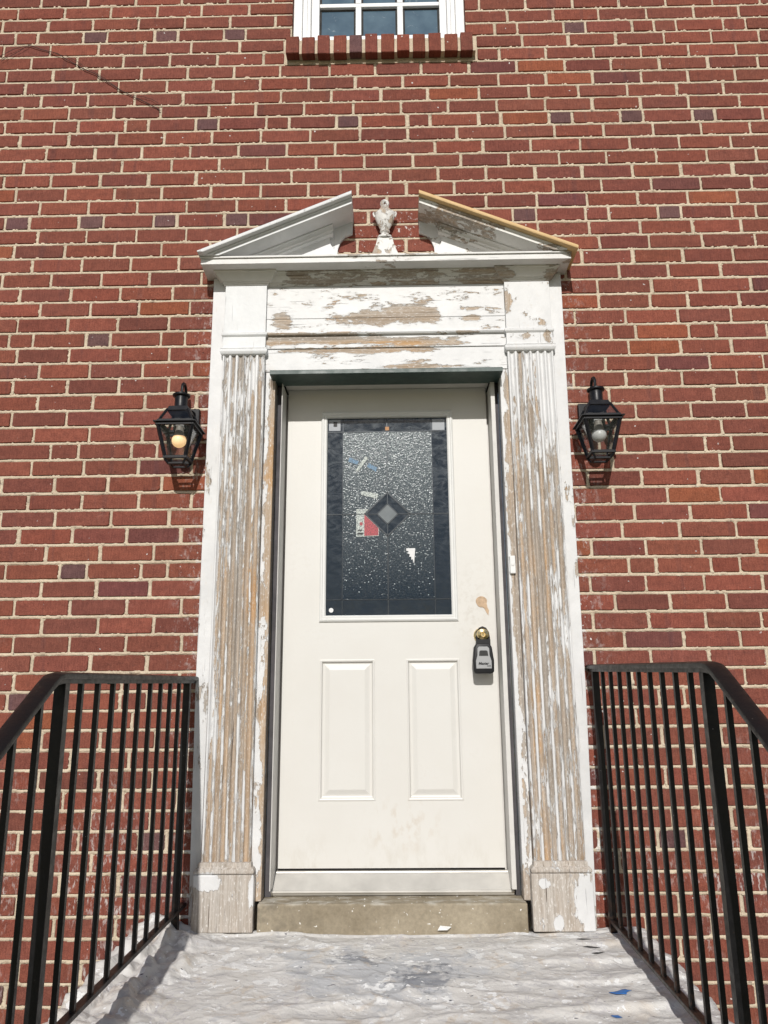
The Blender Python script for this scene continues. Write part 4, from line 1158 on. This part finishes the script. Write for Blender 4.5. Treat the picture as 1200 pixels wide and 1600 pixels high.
o = m.build('torn_label', M['label_w']); tag(o, 'torn white scrap stuck on the lower right of the door glass', 'label')
stick('tape_scrap', [([(-0.127, 1.731), (-0.055, 1.712), (-0.049, 1.734), (-0.124, 1.749)], 'label_g', 0.0)], 'pale strip behind the glass just above the diamond', 'tape')
r_ = empty('tape_cross', (-0.12, GY, 1.87), 'crossed blue and pale tape behind the upper left glass', 'tape')
for pts, mk in (([(-0.185, 1.888), (-0.145, 1.872), (-0.137, 1.888), (-0.178, 1.908)], 'tape'), ([(-0.100, 1.862), (-0.060, 1.838), (-0.052, 1.856), (-0.092, 1.880)], 'tape'), ([(-0.152, 1.845), (-0.142, 1.838), (-0.092, 1.905), (-0.108, 1.912)], 'label_w')):
    m = MB(); m.prism(pts, GY-(0.0012 if mk == 'tape' else 0.0020), GY-(0.0005 if mk == 'tape' else 0.0013)); m.build('tape_strip', M['tape_g' if mk == 'tape' else 'label_g'], r_)
def mat_sticker():
    n = NT('frosted_sticker'); tr = n.t.nodes.new('ShaderNodeBsdfTransparent'); mx = n.t.nodes.new('ShaderNodeMixShader'); mx.inputs[0].default_value = 0.45
    n.t.links.new(tr.outputs[0], mx.inputs[1]); n.t.links.new(n.bsdf(color=(0.5, 0.53, 0.57), rough=0.4), mx.inputs[2]); return n.done(mx.outputs[0])
M['frost'] = mat_sticker()
r_ = empty('sticker', (-0.247, GY, 2.06), 'square clear sticker with a dark mark in the top left glass corner', 'sticker')
m = MB(); m.box(-0.274, -0.221, GY-0.0012, GY-0.0004, 2.036, 2.089); m.build('film', M['frost'], r_)
m = MB(); m.prism([(-0.253, 2.056), (-0.237, 2.056), (-0.235, 2.077), (-0.253, 2.079)], GY-0.0022, GY-0.0014); m.build('dark_mark', M['print'], r_)
m = MB(); m.box(0.200, 0.256, GY-0.0012, GY-0.0004, 2.034, 2.087); o = m.build('sticker', M['frost']); tag(o, 'blank clear square sticker in the top right glass corner', 'sticker')
m = MB(); m.box(-0.016, 0.002, GY-0.0030, GY-0.0022, 2.035, 2.052); o = m.build('paper_tab', M['kraft']); tag(o, 'tiny brown tab at the top centre of the door glass', 'tab')
m = MB(); m.lathe(-0.257, 1.214, [(0.001, GY-0.002), (0.010, GY-0.002), (0.010, GY-0.0004), (0.001, GY-0.0004)], 20, axis='y')
o = m.build('round_sticker', M['label_w']); tag(o, 'small round white sticker in the bottom left glass corner', 'sticker')
# old deadbolt filler patch
pts = [(0.393+0.024*math.cos(a)*(1+0.06*math.sin(3*a)), 1.243+0.024*math.sin(a)) for a in [2*math.pi*i/22 for i in range(22)]]
pts2 = pts[:18] + [(0.405, 1.214), (0.412, 1.198), (0.421, 1.184), (0.424, 1.206), (0.419, 1.216)] + pts[21:]
m = MB(); m.prism(pts2, DY-0.0022, DY+0.0005)
m.build('filler_patch', M['filler'], door, bevel=0.0006, seg=1, label='tan smear where a lock was removed')
# knob
KX, KZ = 0.388, 1.098
m = MB(); m.lathe(KX, KZ, [(0.001, DY-0.010), (0.026, DY-0.011), (0.031, DY-0.008), (0.0335, DY-0.003), (0.034, DY+0.001)], 32, axis='y'); kn = m.build('knob_plate', M['brass'], door, smooth=True)
m = MB(); m.lathe(KX, KZ, [(0.001, DY-0.064), (0.010, DY-0.0645), (0.0105, DY-0.062), (0.012, DY-0.0645), (0.022, DY-0.061), (0.027, DY-0.053), (0.0275, DY-0.045), (0.022, DY-0.034), (0.013, DY-0.026), (0.012, DY-0.010)], 32, axis='y'); m.build('knob', M['brass'], kn, smooth=True)
m = MB(); m.box(KX-0.0012, KX+0.0012, DY-0.0658, DY-0.0642, KZ-0.005, KZ+0.005); m.build('keyhole', M['print'], kn)
# key safe hanging on the knob
ks = empty('key_safe', (0.385, 0.06, 0.94), 'grey and black key lock box hanging from the brass door knob', 'lock box')
ky0, ky1 = 0.052, 0.098
m = MB(); m.tube([(0.364, 0.078, 1.045), (0.363, 0.080, 1.085), (0.366, 0.082, 1.108), (0.376, 0.083, 1.124), (0.388, 0.084, 1.129), (0.400, 0.083, 1.124), (0.410, 0.082, 1.108), (0.413, 0.080, 1.085), (0.412, 0.078, 1.045)], 0.0052, 10)
m.box(0.3585, 0.4175, 0.066, 0.090, 1.052, 1.078)
m.build('shackle', M['key_body'], ks, smooth=True)
m = MB(); m.prism([(0.344, 0.944), (0.352, 0.938), (0.418, 0.938), (0.427, 0.944), (0.4285, 0.99), (0.421, 1.045), (0.412, 1.060), (0.357, 1.060), (0.348, 1.045), (0.3415, 0.99)], ky0, ky1)
kb = m.build('body', M['key_body'], ks, bevel=0.005, seg=3, smooth=True)
m = MB(); m.prism([(0.353, 0.957), (0.417, 0.957), (0.4175, 0.988), (0.410, 1.012), (0.4095, 1.040), (0.402, 1.047), (0.367, 1.047), (0.3605, 1.040), (0.3595, 1.012), (0.3525, 0.988)], ky0-0.0030, ky0+0.001)
m.build('face', M['key_face'], kb, bevel=0.0015, seg=2)
m = MB(); m.prism([(0.366, 1.009), (0.404, 1.009), (0.402, 1.027), (0.397, 1.031), (0.373, 1.031), (0.368, 1.027)], ky0-0.0042, ky0-0.0031); m.build('dial_window', M['print'], kb)
def text(s, size, x, y, z, mat, parent, name='lettering', shear=0.0, ext=0.0003, bold=0.0):
    cu = bpy.data.curves.new(name, 'FONT'); cu.body = s; cu.size = size; cu.extrude = ext; cu.shear = shear; cu.align_x = 'CENTER'; cu.align_y = 'CENTER'; cu.offset = bold
    cu.resolution_u = 3
    ob = bpy.data.objects.new(name, cu); C.objects.link(ob)
    bpy.context.view_layer.update()
    dg = bpy.context.evaluated_depsgraph_get()
    me = bpy.data.meshes.new_from_object(ob.evaluated_get(dg))
    bpy.data.objects.remove(ob)
    me.transform(Matrix.Translation((x, y, z)) @ Matrix.Rotation(math.pi/2, 4, 'X'))
    return link(name, me, mat, parent)
text('Master', 0.0150, 0.3835, ky0-0.0034, 0.9775, M['print'], kb, shear=0.25, bold=0.0006)
text('Lock', 0.0075, 0.405, ky0-0.0034, 0.9680, M['print'], kb, shear=0.25, bold=0.0003)

# door bell
db = empty('door_bell', (0.511, -0.02, 1.376), 'narrow white door bell button on the right inner board', 'door bell')
m = MB(); m.box(0.4995, 0.5225, -0.034, -0.0205, 1.339, 1.414); m.build('housing', M['bell'], db, bevel=0.003, seg=3)
m = MB(); m.lathe(0.511, 1.377, [(0.001, -0.0365), (0.0065, -0.036), (0.007, -0.0335)], 20, axis='y'); m.build('button', M['ceramic'], db, smooth=True)

# ================================================================== LANTERNS
def lantern(X, label, bulbmat, name='wall_lantern'):
    r = empty(name, (X, 0.0, 1.80), label, 'wall lantern', 'black lanterns on both sides of the door')
    cy = -0.113; s = -1 if X < 0 else 1
    zb = 1.966
    B = M['black']
    m = MB(); m.box(X-0.057, X+0.057, -0.024, -0.0005, 1.962, 2.088); m.build('back_plate', B, r, bevel=0.005, seg=3)
    m = MB(); m.box(X-0.018, X+0.018, -0.055, -0.0245, 2.02, 2.07); m.box(X-0.012, X+0.012, -0.050, -0.0245, 1.975, 2.02); m.build('bracket', B, r, bevel=0.003)
    # brim (thin tray with open middle)
    m = MB(); h = 0.089
    m.box(X-h, X+h, cy-h, cy-h+0.016, zb, zb+0.005); m.box(X-h, X+h, cy+h-0.016, cy+h, zb, zb+0.005)
    m.box(X-h, X-h+0.016, cy-h+0.016, cy+h-0.016, zb, zb+0.005); m.box(X+h-0.016, X+h, cy-h+0.016, cy+h-0.016, zb, zb+0.005)
    m.build('brim', B, r, bevel=0.0015)
    # roof: four hips, top frame, glass
    def hip(m, z0, w0, z1, w1, t):
        for sx, sy in ((-1, -1), (1, -1), (1, 1), (-1, 1)):
            m.bar((X+sx*w0, cy+sy*w0, z0), (X+sx*w1, cy+sy*w1, z1), t, t)
    m = MB(); hip(m, zb+0.006, 0.072, 2.036, 0.044, 0.010)
    m.box(X-0.076, X+0.076, cy-0.076, cy-0.064, zb+0.005, zb+0.015); m.box(X-0.076, X+0.076, cy+0.064, cy+0.076, zb+0.005, zb+0.015)
    m.box(X-0.076, X-0.064, cy-0.064, cy+0.064, zb+0.005, zb+0.015); m.box(X+0.064, X+0.076, cy-0.064, cy+0.064, zb+0.005, zb+0.015)
    m.frus(X, cy, 2.030, 0.096, 0.096, 2.052, 0.080, 0.080)
    m.build('roof', B, r, bevel=0.001, seg=1)
    m = MB(); m.lathe(X, cy, [(0.001, 2.052), (0.031, 2.052), (0.029, 2.056), (0.0275, 2.060), (0.0275, 2.104), (0.036, 2.108), (0.0375, 2.112), (0.037, 2.116), (0.022, 2.124), (0.001, 2.127)], 32)
    m.build('chimney', B, r, smooth=True)
    m = MB(); pts = [(X, cy+0.002, 2.120), (X, cy+0.002, 2.140)]
    for i in range(13):
        a = math.pi*i/12; pts.append((X, cy+0.032-0.030*math.cos(a), 2.150+0.030*math.sin(a)))
    pts += [(X, cy+0.062, 2.13), (X, cy+0.064, 2.08), (X, cy+0.066, 2.05)]
    m.tube(pts, 0.0065, 10); m.build('hook', B, r, smooth=True)
    for q in range(4):
        a = q*math.pi/2; ca, sa = round(math.cos(a)), round(math.sin(a))
        def P_(u, w, z): return (X + ca*u - sa*(-w), cy + sa*u + ca*(-w), z)
        V = [P_(-0.064, 0.069, zb+0.012), P_(0.064, 0.069, zb+0.012), P_(0.040, 0.043, 2.034), P_(-0.040, 0.043, 2.034)]
        V2 = [P_(-0.064, 0.067, zb+0.012), P_(0.064, 0.067, zb+0.012), P_(0.040, 0.041, 2.034), P_(-0.040, 0.041, 2.034)]
        m = MB(); m.add(V+V2, [(0, 1, 2, 3), (7, 6, 5, 4), (0, 4, 5, 1), (1, 5, 6, 2), (2, 6, 7, 3), (3, 7, 4, 0)])
        m.build('roof_glass', M['lamp_glass'], r)
        V = [P_(-0.038, 0.042, 1.832), P_(0.038, 0.042, 1.832), P_(0.064, 0.070, zb-0.004), P_(-0.064, 0.070, zb-0.004)]
        V2 = [P_(-0.038, 0.040, 1.832), P_(0.038, 0.040, 1.832), P_(0.064, 0.068, zb-0.004), P_(-0.064, 0.068, zb-0.004)]
        m = MB(); m.add(V+V2, [(0, 1, 2, 3), (7, 6, 5, 4), (0, 4, 5, 1), (1, 5, 6, 2), (2, 6, 7, 3), (3, 7, 4, 0)])
        m.build('side_glass', M['lamp_glass'], r)
    m = MB(); hip(m, 1.826, 0.0425, zb, 0.0735, 0.0125)
    for (w, z0, z1) in ((0.080, zb-0.011, zb-0.0005), (0.050, 1.818, 1.830)):
        m.box(X-w, X+w, cy-w, cy-w+0.012, z0, z1); m.box(X-w, X+w, cy+w-0.012, cy+w, z0, z1)
        m.box(X-w, X-w+0.012, cy-w+0.012, cy+w-0.012, z0, z1); m.box(X+w-0.012, X+w, cy-w+0.012, cy+w-0.012, z0, z1)
    m.build('cage', B, r, bevel=0.0008, seg=1)
    m = MB()
    w = 0.042
    hip(m, 1.800, 0.031, 1.8175, 0.044, 0.008)
    w = 0.035
    m.box(X-w, X+w, cy-w, cy-w+0.010, 1.797, 1.805); m.box(X-w, X+w, cy+w-0.010, cy+w, 1.797, 1.805)
    m.box(X-w, X-w+0.010, cy-w+0.010, cy+w-0.010, 1.797, 1.805); m.box(X+w-0.010, X+w, cy-w+0.010, cy+w-0.010, 1.797, 1.805)
    m.build('bottom_tray', B, r, bevel=0.001, seg=1)
    m = MB(); m.lathe(X, cy, [(0.001, zb+0.030), (0.017, zb+0.030), (0.017, zb+0.008), (0.015, zb+0.006)][::-1]+[(0.001, zb+0.031)], 24); m.bar((X, cy+0.015, zb+0.020), (X, cy+0.10, zb+0.020), 0.008, 0.006)
    m.build('socket', M['ceramic'], r, smooth=True)
    m = MB(); m.lathe(X, cy, [(0.013, zb+0.008), (0.0145, zb+0.002), (0.016, zb-0.006), (0.0225, zb-0.034), (0.025, zb-0.040)][::-1], 24)
    bb = m.build('bulb', M['bulb_base'], r, smooth=True)
    pr = [(0.025, zb-0.040)]
    cz_ = zb-0.057; R_ = 0.0305
    for i in range(13):
        a = math.radians(34 - i*(124/12.0)); pr.append((max(0.0006, R_*math.cos(a)), cz_+R_*math.sin(a)))
    m = MB(); m.lathe(X, cy, pr[::-1], 28); m.build('bulb_globe', bulbmat, bb, smooth=True)
    return r
lantern(-0.887, 'black wall lantern left of the door, its bulb glowing orange', M['bulb_lit'])
lantern(0.887, 'black wall lantern right of the door, its bulb unlit and grey', M['bulb_off'])

# ================================================================== RAILINGS
def railing(X, yp0, yp1, zt0, zt1, zb0, zb1, label):
    r = empty('stair_railing', (X, yp1, -0.05), label, 'railing', 'black iron railings on both sides of the steps')
    R_ = M['rail']
    def zt(y): return zt0 + (zt1-zt0)*(y-yp0)/(yp1-yp0)
    def zb(y): return zb0 + (zb1-zb0)*(y-yp0)/(yp1-yp0)
    slope = 0.645
    ye = -2.60
    yk = yp1-0.045
    def cap(y, z): return (X, y, z)
    # handrail: rounded cap over a channel, level then sloping
    prof = [(-0.021, 0.004), (-0.0235, 0.010), (-0.0215, 0.017), (-0.013, 0.0205), (0.0, 0.0215), (0.013, 0.0205), (0.0215, 0.017), (0.0235, 0.010), (0.021, 0.004), (0.013, 0.004), (0.013, -0.007), (-0.013, -0.007), (-0.013, 0.004)]
    nodes = [(-0.004, zt(0.0)), (yk+0.02, zt(yk+0.02)), (yk-0.008, zt(yk)-0.004), (yk-0.035, zt(yk)-0.019)]
    y2 = yk-0.035; z2 = zt(yk)-0.019
    nodes += [(ye, z2-(y2-ye)*slope)]
    V = []; F = []
    k = len(prof)
    for i, (y, z) in enumerate(nodes):
        a = nodes[max(0, i-1)]; b = nodes[min(len(nodes)-1, i+1)]
        d = Vector((b[0]-a[0], b[1]-a[1])).normalized(); nn = Vector((d.y, -d.x))
        if nn.y < 0: nn = -nn
        for px_, pz_ in prof: V.append((X+px_, y+nn.x*pz_, z+nn.y*pz_))
    for i in range(len(nodes)-1):
        for j in range(k):
            q = (j+1) % k; F.append((i*k+j, i*k+q, (i+1)*k+q, (i+1)*k+j))
    F.append(tuple(range(k))); F.append(tuple((len(nodes)-1)*k+j for j in range(k))[::-1])
    m = MB(); m.add(V, F); m.build('handrail', R_, r, smooth=True, angle=40)
    for i, yy in enumerate((-0.16, -0.42, -0.70, -0.95)):
        m = MB(); zz = zt(yy)-0.0072; m.lathe(X, yy, [(0.001, zz-0.0022), (0.004, zz-0.0018), (0.0048, zz+0.001)], 10); m.build('screw', R_, r)
    # bottom rail
    m = MB(); m.bar((X, -0.004, zb(0)), (X, yp1-0.02, zb(yp1)), 0.026, 0.013); m.build('bottom_rail', R_, r, bevel=0.001, seg=1)
    m = MB(); m.bar((X, yp1-0.02, zb(yp1)), (X, ye, zb(yp1)-(yp1-0.02-ye)*slope), 0.026, 0.013); m.build('bottom_rail', R_, r, bevel=0.001, seg=1)
    def ztop(y): return zt(y) if y > yk else z2-(y2-y)*slope
    def zbot(y): return zb(y) if y > yp1-0.02 else zb(yp1)-(yp1-0.02-y)*slope
    for y, w in ((yp0, 0.0255), (yp1, 0.0285), (ye+0.05, 0.0285)):
        m = MB(); foot = 0.0 if y == yp0 else (-0.056 if y == yp1 else -0.77)
        m.box(X-w/2, X+w/2, y-w/2, y+w/2, foot-0.004, ztop(y)-0.0065); m.build('post', R_, r, bevel=0.0015, seg=2)
    n = 9
    for i in range(1, n+1):
        y = yp0+(yp1-yp0)*i/(n+1)
        m = MB(); w = 0.0130
        m.box(X-w/2, X+w/2, y-w/2, y+w/2, zbot(y)+0.0055, ztop(y)-0.0065); m.build('baluster', R_, r)
    y = yp1-0.112
    while y > ye+0.1:
        m = MB(); w = 0.0130
        m.box(X-w/2, X+w/2, y-w/2, y+w/2, zbot(y), ztop(y)-0.0065); m.build('baluster', R_, r)
        y -= 0.114
railing(-0.80, -0.104, -1.261, 0.911, 0.886, 0.083, 0.070, 'black iron stair railing left of the door, ending at the left pilaster')
railing(0.81, -0.066, -1.188, 0.944, 0.902, 0.040, 0.006, 'black iron stair railing right of the door, ending at the right pilaster')

# ================================================================== DROP CLOTH
XL, XR = -0.945, 0.915
nu, nv = 420, 300
u = np.linspace(-1.14, 1.09, nu); v = np.linspace(-1.44, -0.030, nv)
def fbm(x, y, s, o=4, seed=0.0):
    t = 0; a = 1
    for i in range(o):
        t += a*noise.noise(Vector((x*s+seed, y*s+seed*1.3, seed*0.7))); s *= 2.03; a *= 0.5
    return t
V = []; F = []
for j in range(nv):
    for i in range(nu):
        x = u[i]; y = v[j]
        z = -0.010 - 0.050*(-y)
        wx = x + 0.05*noise.noise(Vector((x*3, y*3, 5.1))); wy = y + 0.05*noise.noise(Vector((x*3, y*3, 9.7)))
        # folds mostly running across the landing, sharper creases between
        # soft long folds with sharp crests, flat cloth between them
        f1 = 1-abs(noise.noise(Vector((wx*1.3+wy*0.5, wy*5.5, 1.0))))*2
        f2 = 1-abs(noise.noise(Vector((wx*3.2-wy*2.5, wy*6.0+wx*1.5, 3.0))))*2
        f3 = 1-abs(noise.noise(Vector((wx*5.0+wy*5, wy*6.0-wx*4, 7.0))))*2
        amp = max(0.0, min(1.4, 0.55+1.8*noise.noise(Vector((x*2.1, y*2.6, 12.0)))))
        z += 0.0085*max(0, f1-0.35)**1.5 + amp*(0.0085*max(0, f2-0.45)**1.4*1.6 + 0.0075*max(0, f3-0.5)**1.3*1.6) + 0.009*fbm(x, y, 2.2, 3, 2.0)
        z += 0.0012*fbm(x, y, 14, 3, 4.0)
        wq = max(0.0, min(1.0, (x-0.25)/0.35))
        if wq > 0:      # pleats where the cloth is bunched toward the right railing
            for (py, pa) in ((-0.19, 0.006), (-0.34, 0.008), (-0.49, 0.010), (-0.69, 0.011), (-0.83, 0.012)):
                dy_ = (y-py-0.04*(x-0.7)-0.02*noise.noise(Vector((x*4, py*9, 2.0))))
                z += wq*pa*math.exp(-(dy_/(0.012 if dy_ < 0 else 0.055))**2)
        edge = max(0.0, XL-x, x-XR)
        # bunched pile beside and under the left railing
        if x < -0.62:
            t = min(1, (-0.62-x)/0.18)
            z += t*0.050*(0.25+1.3*abs(fbm(x*1.5, y, 6.0, 3, 8.0)))
        if x > 0.70:
            t = min(1, (x-0.70)/0.15); z += t*0.012*(0.4+0.8*abs(fbm(x*1.5, y, 7.0, 3, 18.0)))
        xo = x
        if edge > 0:
            z -= min(edge, 0.35)*1.15; xo = (XL if x < 0 else XR) + (-1 if x < 0 else 1)*(0.018+0.03*abs(noise.noise(Vector((y*9, edge*5, 3)))) + edge*0.15)
        if y > -0.062:      # turned up slightly where it meets the step and the plinths
            z += 0.006
        V.append((xo, y + 0.008*noise.noise(Vector((x*9, 0, 1.5))), z))
for j in range(nv-1):
    for i in range(nu-1):
        a = j*nu+i; F.append((a, a+1, a+nu+1, a+nu))
cl = fromdata('drop_cloth', V, F, M['cloth'], None, True)
md = cl.modifiers.new('thickness', 'SOLIDIFY'); md.thickness = 0.0016; md.offset = 1
tag(cl, 'crumpled paint stained canvas drop cloth covering the landing between the railings', 'drop cloth')
# the cloth must not climb into plinths/step: keep its back edge in front of them
me = cl.data
def cloth_z(x, y):
    fi = (x+1.14)/(1.09+1.14)*(nu-1); fj = (y+1.44)/1.41*(nv-1)
    i0 = int(fi); j0 = int(fj)
    return max(V[(j0+a)*nu+i0+b][2] for a in (-1, 0, 1, 2) for b in (0, 1))
def scrap(name, pts, mat, label, cat):
    """thin scrap that follows the folds of the cloth"""
    n0 = len(pts); out = []
    for i in range(n0):
        a, b = pts[i], pts[(i+1) % n0]
        for t in (0, 0.33, 0.67): out.append((a[0]+(b[0]-a[0])*t, a[1]+(b[1]-a[1])*t))
    n = len(out); cx_ = sum(p[0] for p in out)/n; cy_ = sum(p[1] for p in out)/n
    VV = []; FF = []
    rings = (1.0, 0.7, 0.35)
    for r in rings:
        for (x, y) in out:
            px, py = cx_+(x-cx_)*r, cy_+(y-cy_)*r
            VV.append((px, py, cloth_z(px, py)+0.0032))
    VV.append((cx_, cy_, cloth_z(cx_, cy_)+0.0032))
    for k in range(len(rings)-1):
        for i in range(n):
            q = (i+1) % n; FF.append((k*n+i, k*n+q, (k+1)*n+q, (k+1)*n+i))
    for i in range(n): FF.append((2*n+i, 2*n+(i+1) % n, 3*n))
    o = fromdata(name, VV, FF, mat, None, True)
    md = o.modifiers.new('thickness', 'SOLIDIFY'); md.thickness = 0.0008
    return tag(o, label, cat)
scrap('tape_scrap', [(0.655, -0.575), (0.700, -0.560), (0.722, -0.585), (0.705, -0.592), (0.700, -0.610), (0.672, -0.600)], M['tape'], 'larger torn scrap of blue tape lying on the cloth near the right railing', 'tape')
scrap('tape_scrap', [(0.618, -0.735), (0.640, -0.728), (0.648, -0.745), (0.630, -0.752)], M['tape'], 'small scrap of blue tape low on the cloth near the right railing', 'tape')
for i, (x, y, l) in enumerate(((0.655, -0.155, 0.05), (0.660, -0.225, 0.06), (0.675, -0.290, 0.045))):
    pts = [(x, y), (x+l*0.4, y-0.010), (x+l, y-0.002), (x+l*0.6, y+0.004), (x+0.02, y+0.011)]
    scrap('brush_mark', pts, M['print'], ['uppermost', 'middle', 'lowest'][i]+' of three dark paint strokes on the cloth by the right plinth', 'paint mark')

# ================================================================== VINE + SPIKES
vn = empty('dry_vine', (-1.80, 0.0, 4.05), 'thin dead vine clinging across the bricks at upper left', 'vine')
base = [(-1.80, 4.066), (-1.698, 4.032), (-1.612, 3.983), (-1.442, 3.883), (-1.256, 3.746), (-1.174, 3.706), (-1.107, 3.66)]
def wob(pts, amp, seed):
    rr = random.Random(seed); out = []
    for (a, b) in zip(pts[:-1], pts[1:]):
        for t in (0, 0.33, 0.66): out.append((a[0]+(b[0]-a[0])*t+rr.uniform(-amp, amp), -0.007+rr.uniform(-0.004, 0.003), a[1]+(b[1]-a[1])*t+rr.uniform(-amp, amp)))
    out.append((pts[-1][0], -0.006, pts[-1][1])); return out
m = MB(); m.tube(wob(base, 0.006, 1), 0.0019, 6); m.build('stem', M['vine'], vn, smooth=True)
for i, (pts) in enumerate(([(-1.70, 4.02), (-1.6, 3.99), (-1.45, 3.892), (-1.3, 3.775)], [(-1.94, 4.00), (-1.87, 4.045), (-1.80, 4.066)], [(-1.93, 3.97), (-1.86, 4.02), (-1.80, 4.062)], [(-1.24, 3.75), (-1.17, 3.735), (-1.12, 3.705)], [(-1.43, 3.875), (-1.425, 3.83)])):
    m = MB(); m.tube(wob(pts, 0.004, 10+i), 0.0011, 5); m.build('tendril', M['vine'], vn, smooth=True)
